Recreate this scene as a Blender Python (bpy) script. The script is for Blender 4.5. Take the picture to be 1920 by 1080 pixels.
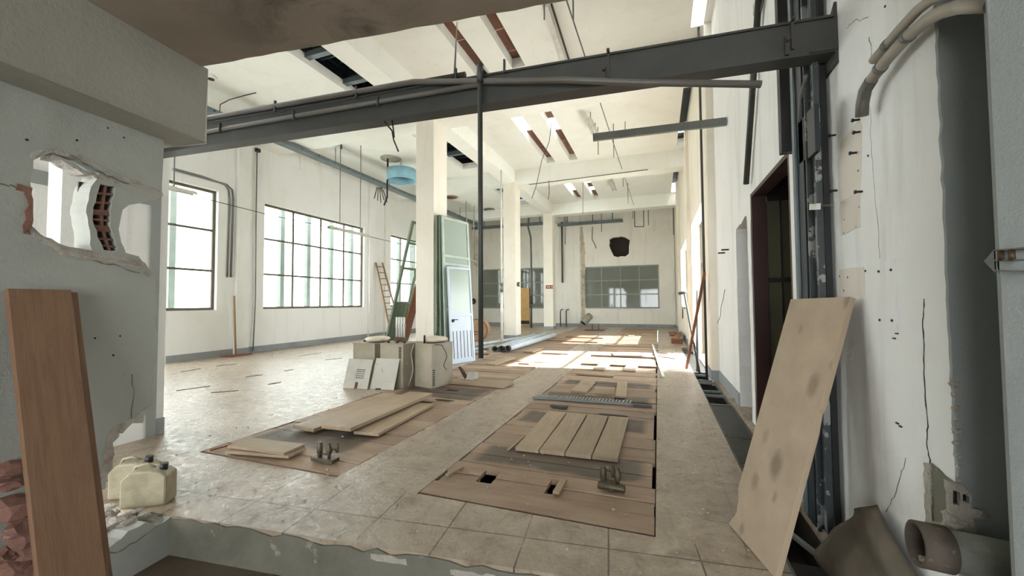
import bpy, bmesh, math, random
from mathutils import Vector as V, Matrix
random.seed(7)
for o in list(bpy.data.objects): bpy.data.objects.remove(o)
sc = bpy.context.scene
COL = sc.collection
PI = math.pi

# ------------------------------------------------------------------ camera
FPX, H = 750.0, 1.4
vy = V((274, -25, -FPX)).normalized()
vz = V((-130, 21075, -FPX)); vz = (vz - vy*vz.dot(vy)).normalized()
vx = vy.cross(vz)
RCW = Matrix((vx, vy, vz))                       # rows: world axes seen in the camera frame -> camera to world
CAM = V((0, 0, H))
cam = bpy.data.objects.new('camera', bpy.data.cameras.new('camera')); COL.objects.link(cam)
cam.matrix_world = Matrix.Translation(CAM) @ RCW.to_4x4()
cam.data.sensor_width = 36; cam.data.lens = FPX/1920*36
cam.data.clip_start = 0.05; cam.data.clip_end = 300
sc.camera = cam

# ------------------------------------------------------------------ world, sun, exposure
sc.view_settings.view_transform = 'Standard'; sc.view_settings.look = 'None'
sc.view_settings.gamma = 1; sc.view_settings.use_curve_mapping = False
sc.view_settings.exposure = 1.05
w = bpy.data.worlds.new('sky'); sc.world = w; w.use_nodes = True
nt = w.node_tree; bg = nt.nodes['Background']
bg.inputs[0].default_value = (0.93, 0.97, 1.0, 1); bg.inputs[1].default_value = 5.5
sun = bpy.data.objects.new('sun', bpy.data.lights.new('sun', 'SUN')); COL.objects.link(sun)
sun.data.energy = 16; sun.data.angle = math.radians(1.2); sun.data.color = (0.96, 0.97, 1.0)
sun.rotation_euler = V((-0.80, -0.10, -0.62)).to_track_quat('-Z', 'Y').to_euler()
def portal(name, loc, rot, sx, sy):
    l = bpy.data.lights.new(name, 'AREA'); l.shape = 'RECTANGLE'; l.size = sx; l.size_y = sy
    l.cycles.is_portal = True
    o = bpy.data.objects.new(name, l); COL.objects.link(o); o.location = loc; o.rotation_euler = rot
portal('window_daylight_portal', (-11.4, 12.0, 2.4), (0, -PI/2, 0), 4.4, 13.5)
portal('doorway_daylight_portal', (1.4, 12.8, 1.7), (0, PI/2, 0), 3.6, 9.5)
portal('rear_fill_portal', (-1.0, -5.2, 1.3), (PI/2, 0, 0), 6.5, 3.0)  # guides sky light through the unseen rear opening added as fill

# ------------------------------------------------------------------ pixel -> point on a plane of the place
def ray(px, py): return RCW @ V((px-960, 540-py, -FPX))
def G(px, py, z=0.0):
    d = ray(px, py); return CAM + d*((z-H)/d.z)
def AX(px, py, X):
    d = ray(px, py); return CAM + d*(X/d.x)
def AY(px, py, Y):
    d = ray(px, py); return CAM + d*(Y/d.y)
A65 = math.radians(6.5)
U = V((math.cos(A65), math.sin(A65), 0)); W = V((-math.sin(A65), math.cos(A65), 0))
def N(u, v, z): return U*u + W*v + V((0, 0, z))   # frame of the front bay, turned 6.5 degrees
def NUp(px, py, u):
    d = ray(px, py); p = CAM + d*((u-CAM.dot(U))/d.dot(U)); return p.dot(W), p.z
# ------------------------------------------------------------------ materials
def lin(c):
    r = []
    for x in c:
        x /= 255.0; r.append(x/12.92 if x <= .04045 else ((x+.055)/1.055)**2.4)
    return (r[0], r[1], r[2], 1)
class NT:
    def __init__(s, name):
        s.m = bpy.data.materials.new(name); s.m.use_nodes = True; s.t = s.m.node_tree
        s.b = s.t.nodes['Principled BSDF']; s.out = s.t.nodes['Material Output']
    def n(s, typ, **kw):
        x = s.t.nodes.new(typ)
        for k, v in kw.items(): setattr(x, k, v)
        return x
    def l(s, a, b): s.t.links.new(a, b)
    def pos(s, scale=(1, 1, 1), rot=(0, 0, 0), kind='pos', loc=(0, 0, 0)):
        if kind == 'uv': src = s.n('ShaderNodeUVMap').outputs[0]
        elif kind == 'obj': src = s.n('ShaderNodeTexCoord').outputs['Object']
        else: src = s.n('ShaderNodeNewGeometry').outputs['Position']
        mp = s.n('ShaderNodeMapping'); mp.inputs['Scale'].default_value = scale; mp.inputs['Rotation'].default_value = rot
        mp.inputs['Location'].default_value = loc
        s.l(src, mp.inputs[0]); return mp.outputs[0]
    def noise(s, co, scale, detail=6, rough=.6, dist=0):
        x = s.n('ShaderNodeTexNoise'); x.inputs['Scale'].default_value = scale; x.inputs['Detail'].default_value = detail
        x.inputs['Roughness'].default_value = rough; x.inputs['Distortion'].default_value = dist
        s.l(co, x.inputs['Vector']); return x.outputs[0]
    def ramp(s, f, a, b, va=0.0, vb=1.0):
        x = s.n('ShaderNodeMapRange'); x.inputs[1].default_value = a; x.inputs[2].default_value = b
        x.inputs[3].default_value = va; x.inputs[4].default_value = vb; s.l(f, x.inputs[0]); return x.outputs[0]
    def mix(s, f, a, b, mode='MIX'):
        x = s.n('ShaderNodeMix', data_type='RGBA', blend_type=mode)
        for i, v in ((0, f), (6, a), (7, b)):
            if hasattr(v, 'links'): s.l(v, x.inputs[i])
            elif isinstance(v, tuple) or isinstance(v, list): x.inputs[i].default_value = v
            else: x.inputs[i].default_value = v
        return x.outputs[2]
    def math(s, op, a, b=0.0):
        x = s.n('ShaderNodeMath', operation=op)
        for i, v in ((0, a), (1, b)):
            if hasattr(v, 'links'): s.l(v, x.inputs[i])
            else: x.inputs[i].default_value = v
        return x.outputs[0]
    def bump(s, h, st, d=.01):
        x = s.n('ShaderNodeBump'); x.inputs['Strength'].default_value = st; x.inputs['Distance'].default_value = d
        s.l(h, x.inputs['Height']); s.l(x.outputs[0], s.b.inputs['Normal'])
    def set(s, col=None, rough=None, metal=None):
        if col is not None:
            if hasattr(col, 'links'): s.l(col, s.b.inputs['Base Color'])
            else: s.b.inputs['Base Color'].default_value = col
        if rough is not None:
            if hasattr(rough, 'links'): s.l(rough, s.b.inputs['Roughness'])
            else: s.b.inputs['Roughness'].default_value = rough
        if metal is not None: s.b.inputs['Metallic'].default_value = metal
        return s.m

def blot(name, c1, c2, c3=None, s1=1.2, s2=7, lo=.45, hi=.75, lo3=.62, hi3=.72, rough=.85, metal=0, bump=.25, bs=25, bd=.01, kind='pos'):
    n = NT(name); co = n.pos(kind=kind)
    f1 = n.noise(co, s1, 8, .62, .3); f2 = n.noise(co, s2, 6, .65)
    c = n.mix(n.ramp(f1, lo, hi), lin(c1), lin(c2))
    if c3: c = n.mix(n.ramp(f2, lo3, hi3), c, lin(c3))
    f3 = n.noise(co, bs, 5, .7); n.bump(f3, bump, bd)
    return n.set(c, rough, metal)

def wall_mat(name, base, stain, dirt, streak=.35, bump=.25):
    """painted plaster: soft stains, vertical runs, small chips"""
    n = NT(name); co = n.pos(); cs = n.pos(scale=(3.2, 3.2, .35))
    f1 = n.noise(co, .7, 8, .6, .5); f2 = n.noise(cs, 1.3, 6, .6, .4); f3 = n.noise(co, 9, 6, .7)
    c = n.mix(n.math('MULTIPLY', n.ramp(f1, .45, .8), .8), lin(base), lin(stain))
    c = n.mix(n.math('MULTIPLY', n.ramp(f2, .55, .8), streak), c, lin(dirt))
    c = n.mix(n.math('MULTIPLY', n.ramp(f3, .66, .76), .35), c, lin(dirt))
    n.bump(n.noise(co, 18, 6, .75), bump, .012)
    return n.set(c, .8)

M = {}
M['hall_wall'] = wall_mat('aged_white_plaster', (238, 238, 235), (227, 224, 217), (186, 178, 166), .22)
M['back_wall'] = wall_mat('stained_cream_plaster', (240, 237, 228), (228, 221, 207), (160, 148, 130), .4)
M['right_wall'] = wall_mat('warm_stained_plaster', (238, 232, 219), (222, 211, 190), (166, 148, 122), .45)
M['ceiling'] = wall_mat('white_ceiling_paint', (241, 242, 236), (230, 229, 219), (190, 184, 168), .18, .15)
M['column'] = wall_mat('cream_column_paint', (236, 231, 219), (222, 213, 196), (188, 172, 146), .35)
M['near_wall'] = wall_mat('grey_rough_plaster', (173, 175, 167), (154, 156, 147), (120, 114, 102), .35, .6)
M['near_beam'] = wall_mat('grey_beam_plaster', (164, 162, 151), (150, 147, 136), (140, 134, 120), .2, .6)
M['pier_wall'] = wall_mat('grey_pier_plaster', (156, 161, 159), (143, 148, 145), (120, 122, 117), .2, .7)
M['cool_wall'] = wall_mat('bright_near_plaster', (241, 241, 239), (226, 225, 221), (150, 145, 134), .35, .5)
M['skirting'] = blot('grey_skirting_paint', (150, 154, 156), (132, 134, 135), (190, 188, 180), lo3=.66, hi3=.7, bump=.2)
M['broken'] = blot('broken_plaster_edge', (196, 190, 178), (150, 132, 116), (96, 74, 62), s1=9, s2=22, bump=1, bd=.03)
M['brick'] = blot('hollow_red_brick', (138, 100, 86), (110, 78, 68), (170, 150, 138), s1=8, s2=20, bump=.8)
M['rubble'] = blot('plaster_rubble', (190, 184, 172), (150, 142, 130), (112, 100, 88), s1=6, s2=20, bump=1, bd=.03)
M['step'] = blot('green_grey_concrete', (118, 116, 102), (92, 89, 77), (150, 146, 132), s1=2.5, s2=5, lo3=.6, hi3=.66, bump=.6, bs=12, bd=.02)
M['landing'] = blot('dirty_brown_concrete', (98, 86, 72), (72, 62, 52), (120, 108, 92), s1=3, s2=9, bump=.5)
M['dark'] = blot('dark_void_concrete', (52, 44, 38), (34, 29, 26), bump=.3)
M['outside'] = blot('pale_outdoor_paving', (205, 204, 198), (190, 188, 180))

# soffit with soot stains
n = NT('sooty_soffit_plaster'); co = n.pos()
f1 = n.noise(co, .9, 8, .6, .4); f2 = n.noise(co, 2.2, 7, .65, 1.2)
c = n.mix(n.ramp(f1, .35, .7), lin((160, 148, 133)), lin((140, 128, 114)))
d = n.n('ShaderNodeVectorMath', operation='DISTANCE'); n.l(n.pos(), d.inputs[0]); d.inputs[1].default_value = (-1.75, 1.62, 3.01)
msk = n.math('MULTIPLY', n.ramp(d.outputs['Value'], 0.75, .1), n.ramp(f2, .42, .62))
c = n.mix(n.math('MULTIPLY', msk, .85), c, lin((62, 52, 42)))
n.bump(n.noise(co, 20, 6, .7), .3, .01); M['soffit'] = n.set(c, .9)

# floor: beige terrazzo-like concrete slabs, dusty; glossy where worn
n = NT('dusty_floor_slabs'); co = n.pos()
f1 = n.noise(co, .8, 9, .65, .6); f2 = n.noise(co, 5, 8, .7, .5); f3 = n.noise(co, 30, 5, .7)
c = n.mix(n.ramp(f1, .35, .7), lin((168, 153, 134)), lin((142, 126, 108)))
c = n.mix(n.math('MULTIPLY', n.ramp(f2, .5, .72), .55), c, lin((194, 182, 166)))
c = n.mix(n.math('MULTIPLY', n.ramp(f2, .46, .33), .75), c, lin((108, 90, 74)))
f4 = n.noise(co, 13, 8, .72, .8); c = n.mix(n.math('MULTIPLY', n.ramp(f4, .53, .66), .38), c, lin((200, 188, 166)))
c = n.mix(n.math('MULTIPLY', n.ramp(f4, .42, .34), .35), c, lin((104, 84, 66)))
c = n.mix(n.math('MULTIPLY', n.ramp(f3, .66, .74), .35), c, lin((100, 84, 68)))
def grid(rot, sp, off, wd):
    mp = n.n('ShaderNodeVectorRotate', rotation_type='Z_AXIS'); mp.inputs['Angle'].default_value = rot
    n.l(n.pos(), mp.inputs['Vector'])
    sx = n.n('ShaderNodeSeparateXYZ'); n.l(mp.outputs[0], sx.inputs[0]); r = None
    for i in (0, 1):
        t = n.math('ADD', sx.outputs[i], off[i]+50*sp[i]); t = n.math('PINGPONG', t, sp[i]/2)
        g = n.math('LESS_THAN', t, wd)
        r = g if r is None else n.math('MAXIMUM', r, g)
    return r
near = grid(-A65, (.485, .80), (.02, .02), .005)
far = grid(0, (.55, .6), (.11, .12), .004)
sy = n.n('ShaderNodeSeparateXYZ'); n.l(n.pos(), sy.inputs[0])
isfar = n.math('GREATER_THAN', sy.outputs[1], 2.575)
gg = n.math('ADD', n.math('MULTIPLY', isfar, n.math('MULTIPLY', far, .55)), n.math('MULTIPLY', n.math('SUBTRACT', 1.0, isfar), near))
gg = n.math('MULTIPLY', gg, n.ramp(n.noise(co, 2.1, 4, .6), .3, .48))
c = n.mix(n.math('MULTIPLY', gg, .9), c, lin((70, 54, 42)))
hgt = n.math('SUBTRACT', n.noise(co, 14, 7, .7, .3), n.math('MULTIPLY', gg, 1.5)); n.bump(hgt, .5, .012)
M['floor'] = n.set(c, n.ramp(f4, .4, .65, .48, .17))

# pit boards: pinkish worn planks running across, with grey dust patches of their own
def plank(name, c1, c2, dust, sc1=(.9, 9, 1), pink=None, patches=False, kind='pos', rnd=.25):
    n = NT(name); co = n.pos(scale=sc1, kind=kind); cw = n.pos()
    f1 = n.noise(co, 2.2, 8, .65, .6); f2 = n.noise(cw, 1.6, 8, .65, .5); f3 = n.noise(cw, 14, 5, .7)
    c = n.mix(n.ramp(f1, .3, .72), lin(c1), lin(c2))
    c = n.mix(n.math('MULTIPLY', n.ramp(f2, .42, .7), .75), c, lin(dust))
    if patches:
        s = n.n('ShaderNodeSeparateXYZ'); n.l(cw, s.inputs[0])
        wob = n.math('ADD', s.outputs[1], n.math('MULTIPLY', n.math('SUBTRACT', f2, .5), .35))
        tot = None
        for yc, hw, x0, x1 in ((3.48, .20, -1.6, -.1), (4.75, .24, -1.62, -.12), (5.92, .17, -1.66, -.1), (3.35, .35, -4.05, -2.75), (7.0, .2, -1.6, -.1), (5.6, .35, -3.9, -2.5)):
            a = n.ramp(n.math('ABSOLUTE', n.math('SUBTRACT', wob, yc)), hw+.04, hw-.03)
            b = n.math('MULTIPLY', n.ramp(s.outputs[0], x0, x0+.08), n.ramp(s.outputs[0], x1, x1-.08))
            q = n.math('MULTIPLY', a, b); tot = q if tot is None else n.math('MAXIMUM', tot, q)
        c = n.mix(n.math('MULTIPLY', tot, .92), c, lin((88, 77, 65)))
    c = n.mix(n.math('MULTIPLY', n.ramp(f3, .66, .72), .5), c, lin((84, 62, 48)))
    oi = n.n('ShaderNodeObjectInfo'); v = n.ramp(oi.outputs['Random'], 0, 1, 1-rnd, 1+rnd*.35)
    cb = n.n('ShaderNodeCombineColor'); [n.l(v, cb.inputs[i]) for i in range(3)]
    c = n.mix(1.0, c, cb.outputs[0], 'MULTIPLY')
    n.bump(n.math('ADD', n.noise(co, 8, 6, .7), n.math('MULTIPLY', n.noise(cw, 25, 4, .7), .5)), .35, .008)
    return n.set(c, n.ramp(f2, .3, .7, .45, .8))
M['pit_board'] = plank('worn_pit_board', (162, 136, 113), (134, 108, 88), (178, 159, 136), patches=True)
M['board'] = plank('dusty_loose_board', (168, 147, 121), (142, 121, 97), (178, 161, 138), sc1=(1, 12, 1), kind='uv', rnd=.12)
M['pine'] = plank('pine_board', (142, 108, 80), (116, 84, 60), (142, 110, 86), sc1=(1.2, 16, 1), kind='uv', rnd=.02)
M['brown_wood'] = plank('brown_timber', (140, 88, 62), (110, 66, 44), (134, 92, 70), sc1=(1.2, 16, 1), kind='uv', rnd=.02)
M['ladder_wood'] = plank('ladder_wood', (150, 116, 84), (122, 92, 64), (150, 120, 92), sc1=(1, 12, 1), kind='uv')
M['strip'] = plank('dark_slot_sliver', (92, 74, 60), (70, 56, 46), (112, 96, 82), kind='uv', rnd=.1)
M['ceil_board'] = plank('old_ceiling_board', (128, 82, 56), (86, 54, 38), (120, 84, 62), sc1=(6, 1, 1))
# mdf with dark smudges
n = NT('dusty_mdf'); co = n.pos(kind='uv')
f1 = n.noise(co, 4, 6, .6); c = n.mix(n.ramp(f1, .35, .7), lin((178, 159, 136)), lin((164, 145, 122)))
for (a, b, r, st) in ((.97, .39, .085, .5), (.483, .274, .10, .6), (.331, .136, .07, .4), (1.276, .169, .04, .3), (.041, .134, .05, .45), (.325, .33, .04, .35), (1.445, .47, .05, .5), (1.093, .48, .04, .25), (.60, .12, .06, .25)):
    s = n.n('ShaderNodeVectorMath', operation='DISTANCE'); n.l(n.pos(kind='uv', scale=(1, 1.6, 1)), s.inputs[0]); s.inputs[1].default_value = (a, b*1.6, 0)
    k = n.math('ADD', s.outputs['Value'], n.math('MULTIPLY', n.math('SUBTRACT', n.noise(co, 22, 4, .6), .5), .05))
    c = n.mix(n.ramp(k, r, r*.4, 0, st), c, lin((96, 76, 58)))
n.bump(n.noise(co, 60, 4, .6), .08, .004); M['mdf'] = n.set(c, .75)

def plain(name, c, rough=.5, metal=0, c2=None, sc=12, bump=.1, kind='pos'):
    return blot(name, c, c2 or tuple(int(x*.86) for x in c), None, sc*.3, sc, rough=rough, metal=metal, bump=bump, kind=kind)
M['dark_steel'] = blot('dark_painted_steel', (70, 71, 68), (58, 58, 55), (92, 72, 56), s1=3, s2=9, lo3=.64, hi3=.7, rough=.5, metal=.3, bump=.15)
M['black_steel'] = plain('black_steel', (40, 41, 42), .5, .3)
M['navy_steel'] = blot('blue_black_steel', (40, 50, 56), (30, 38, 44), (120, 124, 124), s1=3, s2=4, lo3=.68, hi3=.7, rough=.45, metal=.2, bump=.1)
M['peeling_steel'] = blot('peeling_grey_steel', (66, 72, 74), (58, 62, 64), (150, 152, 150), s1=3, s2=5, lo3=.54, hi3=.56, rough=.5, metal=.2)
M['galv'] = blot('galvanised_steel', (122, 126, 124), (104, 108, 107), (86, 80, 70), s1=4, s2=12, rough=.45, metal=.5, bump=.05)
M['grate_zinc'] = plain('dull_zinc_slats', (168, 164, 150), .5, .2)
M['tray'] = plain('cable_tray_steel', (112, 122, 126), .5, .4)
M['conduit_grey'] = plain('grey_plastic_conduit', (100, 96, 90), .45)
M['conduit_tan'] = plain('beige_plastic_conduit', (172, 164, 150), .45)
M['conduit_dark'] = plain('dark_conduit', (60, 58, 55), .45)
M['rust'] = blot('rusty_brass', (88, 70, 52), (66, 50, 38), (48, 36, 30), s1=8, s2=25, rough=.6, metal=.4)
M['valve'] = blot('oxidised_bronze_valve', (92, 84, 66), (64, 58, 46), (44, 36, 30), s1=14, s2=40, rough=.5, metal=.5)
M['window_steel'] = plain('brown_window_frame', (98, 90, 76), .6, .1)
M['grey_frame'] = plain('grey_window_frame', (150, 156, 150), .6, .1)
M['door_grey'] = blot('grey_door_paint', (148, 152, 148), (136, 140, 136), rough=.6, bump=.1)
M['green'] = blot('sage_green_paint', (112, 128, 108), (94, 108, 90), (66, 74, 64), s1=3, s2=14, rough=.5, bump=.1)
M['pale_green'] = plain('pale_green_panel', (176, 190, 180), .5)
M['yard_post'] = plain('grey_green_post', (92, 102, 95), .5)
M['blue_white'] = blot('pale_blue_door_paint', (186, 199, 212), (172, 184, 196), rough=.45, bump=.08)
M['ac'] = blot('dusty_beige_metal', (158, 150, 132), (138, 130, 112), (176, 168, 150), s1=3, s2=10, rough=.6, bump=.15)
M['ac_panel'] = blot('light_grey_metal_cover', (176, 174, 162), (160, 158, 146), (140, 130, 114), s1=4, s2=14, rough=.55, bump=.1)
M['black'] = plain('black_rubber', (24, 23, 22), .55)
M['cable'] = plain('dark_cable', (44, 42, 40), .5)
M['white_plastic'] = plain('white_plastic', (225, 225, 218), .4)
M['lamp_body'] = plain('white_lamp_metal', (205, 204, 192), .45)
M['blue_duct'] = plain('light_blue_duct', (142, 190, 208), .45)
M['canvas'] = blot('dusty_white_sack', (215, 205, 186), (190, 174, 150), (150, 128, 104), s1=6, s2=18, bump=.6, bs=12)
M['carton'] = blot('brown_carton', (176, 146, 118), (150, 120, 96), (110, 78, 62), s1=6, s2=14)
M['yellow_door'] = plain('ochre_door', (214, 172, 108), .5)
M['gate'] = blot('dark_green_gate', (92, 88, 64), (78, 74, 54), rough=.5, metal=.1)
M['maroon'] = blot('maroon_jamb_paint', (58, 30, 24), (42, 22, 18), rough=.5)
M['red_sign'] = plain('red_sign_enamel', (138, 44, 32), .4)
M['sign_text'] = plain('sign_white_paint', (235, 220, 210), .4)
M['pvc'] = plain('pale_blue_pvc_pipe', (188, 198, 204), .4)
n = NT('jerrycan_plastic'); co = n.pos(kind='pos'); f = n.noise(co, 9, 6, .65)
n.b.inputs['Transmission Weight'].default_value = .15; n.b.inputs['Subsurface Weight'].default_value = 0
M['jerry'] = n.set(n.mix(n.ramp(f, .4, .75), lin((172, 164, 138)), lin((142, 130, 104))), .45)
def glass(name, tint, gloss=.08, diff=0.0, dcol=(200, 210, 200), rough=.03):
    n = NT(name); n.t.nodes.remove(n.b)
    tr = n.n('ShaderNodeBsdfTransparent'); tr.inputs[0].default_value = lin(tint)
    gl = n.n('ShaderNodeBsdfGlossy'); gl.inputs['Roughness'].default_value = rough
    m1 = n.n('ShaderNodeMixShader'); m1.inputs[0].default_value = gloss; n.l(tr.outputs[0], m1.inputs[1]); n.l(gl.outputs[0], m1.inputs[2])
    last = m1
    if diff:
        df = n.n('ShaderNodeBsdfDiffuse'); df.inputs[0].default_value = lin(dcol)
        m2 = n.n('ShaderNodeMixShader'); m2.inputs[0].default_value = diff; n.l(m1.outputs[0], m2.inputs[1]); n.l(df.outputs[0], m2.inputs[2]); last = m2
    n.l(last.outputs[0], n.out.inputs[0]); return n.m
M['glass'] = glass('clear_window_glass', (246, 249, 246), .05)
M['frost'] = glass('frosted_green_glass', (222, 234, 226), .12, .5, (190, 203, 195), .25)
M['dull_glass'] = glass('dusty_dark_glass', (160, 168, 162), .14, .55, (138, 142, 132), .04)

# ------------------------------------------------------------------ geometry helpers
class MB:
    def __init__(s): s.v = []; s.f = []; s.uv = []; s.sm = []
    def face(s, idx, uv=None, sm=False): s.f.append(idx); s.uv.append(uv or [(0, 0)]*len(idx)); s.sm.append(sm)
    def slab(s, p, a, b, c):
        """parallelepiped from corner p; uv runs along a (metres) and b"""
        p, a, b, c = V(p), V(a), V(b), V(c); o = len(s.v)
        for k in (0, 1):
            for j in (0, 1):
                for i in (0, 1): s.v.append(p+a*i+b*j+c*k)
        A, B, C_ = a.length, b.length, c.length
        flip = a.cross(b).dot(c) < 0
        def fc(ix, uv):
            if flip: ix, uv = ix[::-1], uv[::-1]
            s.face([o+i for i in ix], uv)
        fc([0, 2, 3, 1], [(0, 0), (0, B), (A, B), (A, 0)]); fc([4, 5, 7, 6], [(0, 0), (A, 0), (A, B), (0, B)])
        fc([0, 1, 5, 4], [(0, 0), (A, 0), (A, C_), (0, C_)]); fc([2, 6, 7, 3], [(0, B), (0, B+C_), (A, B+C_), (A, B)])
        fc([0, 4, 6, 2], [(0, 0), (C_, 0), (C_, B), (0, B)]); fc([1, 3, 7, 5], [(A, 0), (A, B), (A+C_, B), (A+C_, 0)])
        return s
    def box(s, x0, x1, y0, y1, z0, z1): return s.slab((x0, y0, z0), (x1-x0, 0, 0), (0, y1-y0, 0), (0, 0, z1-z0))
    def bar(s, p, q, w, t, up=(0, 0, 1)):
        p, q = V(p), V(q); d = (q-p); x = d.normalized(); y = V(up).cross(x)
        if y.length < 1e-4: y = V((0, 1, 0)).cross(x)
        y.normalize(); z = x.cross(y)
        return s.slab(p-y*w/2-z*t/2, d, y*w, z*t)
    def tube(s, pts, r, n=10, caps=True, hollow=0):
        pts = [V(p) for p in pts]; o = len(s.v); up = None
        rs = r if isinstance(r, (list, tuple)) else [r]*len(pts)
        for i, p in enumerate(pts):
            d = (pts[min(i+1, len(pts)-1)]-pts[max(i-1, 0)]).normalized()
            if up is None:
                up = V((0, 0, 1)) if abs(d.z) < .9 else V((1, 0, 0))
            x = (up-d*up.dot(d)).normalized(); y = d.cross(x); up = x
            for k in range(n):
                a = 2*PI*k/n; s.v.append(p+(x*math.cos(a)+y*math.sin(a))*rs[i])
        for i in range(len(pts)-1):
            for k in range(n):
                a = o+i*n+k; b = o+i*n+(k+1) % n; s.face([a, b, b+n, a+n], None, True)
        if caps:
            s.face([o+k for k in range(n)][::-1]); s.face([o+(len(pts)-1)*n+k for k in range(n)])
        return s
    def cyl(s, p, q, r, n=16, caps=True): return s.tube([p, q], r, n, caps)
    def ring(s, c, ax, r0, r1, h, n=28):
        """hollow collar: outer r0, inner r1, height h along ax"""
        c = V(c); ax = V(ax).normalized(); x = ax.orthogonal().normalized(); y = ax.cross(x); o = len(s.v)
        for k in range(n):
            a = 2*PI*k/n; d = x*math.cos(a)+y*math.sin(a)
            s.v += [c+d*r0, c+d*r1, c+d*r1+ax*h, c+d*r0+ax*h]
        for k in range(n):
            a = o+4*k; b = o+4*((k+1) % n)
            for i in range(4):
                j = (i+1) % 4; s.face([a+i, a+j, b+j, b+i], None, i in (1, 3))
        return s
    def plate(s, outer, holes, P, T):
        """flat outline with holes in 2-D, mapped by P(a,b) and given thickness vector T"""
        bm = bmesh.new(); es = []; loops = [outer]+list(holes); T = V(T)
        for lp in loops:
            vs = [bm.verts.new((a, b, 0)) for a, b in lp]
            for i in range(len(vs)): es.append(bm.edges.new((vs[i], vs[(i+1) % len(vs)])))
        bmesh.ops.triangle_fill(bm, use_beauty=True, use_dissolve=False, edges=es, normal=(0, 0, 1))
        bm.verts.index_update(); o = len(s.v); nv = len(bm.verts)
        pts = [P(v.co.x, v.co.y) for v in bm.verts]; uv = [(v.co.x, v.co.y) for v in bm.verts]
        s.v += [V(p) for p in pts]+[V(p)+T for p in pts]
        nrm = (P(1, 0)-P(0, 0)).cross(P(0, 1)-P(0, 0)); pos = nrm.dot(T) > 0
        for f in bm.faces:
            ix = [v.index for v in f.verts]
            if f.normal.z < 0: ix = ix[::-1]
            a = ix if not pos else ix[::-1]; b = a[::-1]
            s.face([o+i for i in a], [uv[i] for i in a]); s.face([o+nv+i for i in b], [uv[i] for i in b])
        for e in bm.edges:
            if len(e.link_faces) == 1:
                a, b = e.verts[0].index, e.verts[1].index
                s.face([o+a, o+b, o+nv+b, o+nv+a])
        bm.free(); return s
    def build(s, name, mat, parent=None, bevel=0, fix=False, **tags):
        base = V(parent['_loc']) if parent is not None else V((0, 0, 0))
        me = bpy.data.meshes.new(name); me.from_pydata([tuple(v-base) for v in s.v], [], s.f)
        uvl = me.uv_layers.new(name='UVMap'); k = 0
        for poly, uv, sm in zip(me.polygons, s.uv, s.sm):
            poly.use_smooth = sm
            for li, c in zip(poly.loop_indices, uv): uvl.data[li].uv = c
        me.validate(); me.update()
        if fix:
            bm = bmesh.new(); bm.from_mesh(me); bmesh.ops.recalc_face_normals(bm, faces=bm.faces); bm.to_mesh(me); bm.free()
        o = bpy.data.objects.new(name, me); COL.objects.link(o); me.materials.append(M[mat] if isinstance(mat, str) else mat)
        if parent is not None: o.parent = parent; o['_loc'] = tuple(base)
        else: o['_loc'] = (0, 0, 0)
        if bevel:
            b = o.modifiers.new('bevel', 'BEVEL'); b.width = bevel; b.segments = 2; b.limit_method = 'ANGLE'
        for kk, vv in tags.items(): o[kk] = vv
        return o
def thing(name, label, cat, loc, group=None):
    o = bpy.data.objects.new(name, None); COL.objects.link(o); o.location = loc; o['_loc'] = tuple(V(loc))
    o.empty_display_size = .1; o['label'] = label; o['category'] = cat
    if group: o['group'] = group
    return o
def tag(o, label, cat, group=None):
    o['label'] = label; o['category'] = cat
    if group: o['group'] = group
    return o
def struct(o): o['kind'] = 'structure'; return o
def rect(a0, a1, b0, b1): return [(a0, b0), (a1, b0), (a1, b1), (a0, b1)]
def jag(pts, amp, seg=.05, closed=True, seed=1):
    r = random.Random(seed); out = []; n = len(pts)
    for i in range(n if closed else n-1):
        a, b = pts[i], pts[(i+1) % n]; L = math.hypot(b[0]-a[0], b[1]-a[1]); k = max(1, int(L/seg))
        for j in range(k):
            t = j/k; q = amp if (j or True) else 0
            out.append((a[0]+(b[0]-a[0])*t+r.uniform(-q, q), a[1]+(b[1]-a[1])*t+r.uniform(-q, q)))
    if not closed: out.append(pts[-1])
    return out
def blob(mb, c, r, seed, flat=.6, n=10):
    """lumpy stone"""
    rr = random.Random(seed); bm = bmesh.new(); bmesh.ops.create_icosphere(bm, subdivisions=2, radius=1)
    from mathutils import noise
    o = len(mb.v); c = V(c)
    ax = V((rr.uniform(.8, 1.25), rr.uniform(.8, 1.2), flat))
    for v in bm.verts:
        q = v.co.copy(); k = 1+.45*noise.noise(q*1.3+V((seed*3.1, 0, 0)))
        q = V((round(q.x*2.2)/2.2*.5+q.x*.5, round(q.y*2.2)/2.2*.5+q.y*.5, q.z))
        mb.v.append(c+V((q.x*ax.x, q.y*ax.y, q.z*ax.z))*r*k)
    for f in bm.faces: mb.face([o+v.index for v in f.verts])
    bm.free()

# ================================================================== SETTING
XL, XR, YB, ZC = -11.0, 1.0, 22.85, 6.5
# floor pieces around the boarded pits and the drain trench
STRIPS = ((-4.11, -2.46, 2.60), (-1.69, -0.04, 2.58))
b = MB()
V0 = 2.10
def fy(x):        # y on the line v = V0 at given x
    return (V0 - x*W.x)/W.y
def zone(x0, x1, y1=YB+.3, y0=None):
    if y0 is None: pts = [(x0, fy(x0)), (x1, fy(x1)), (x1, y1), (x0, y1)]
    else: pts = rect(x0, x1, y0, y1)
    return pts
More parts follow.
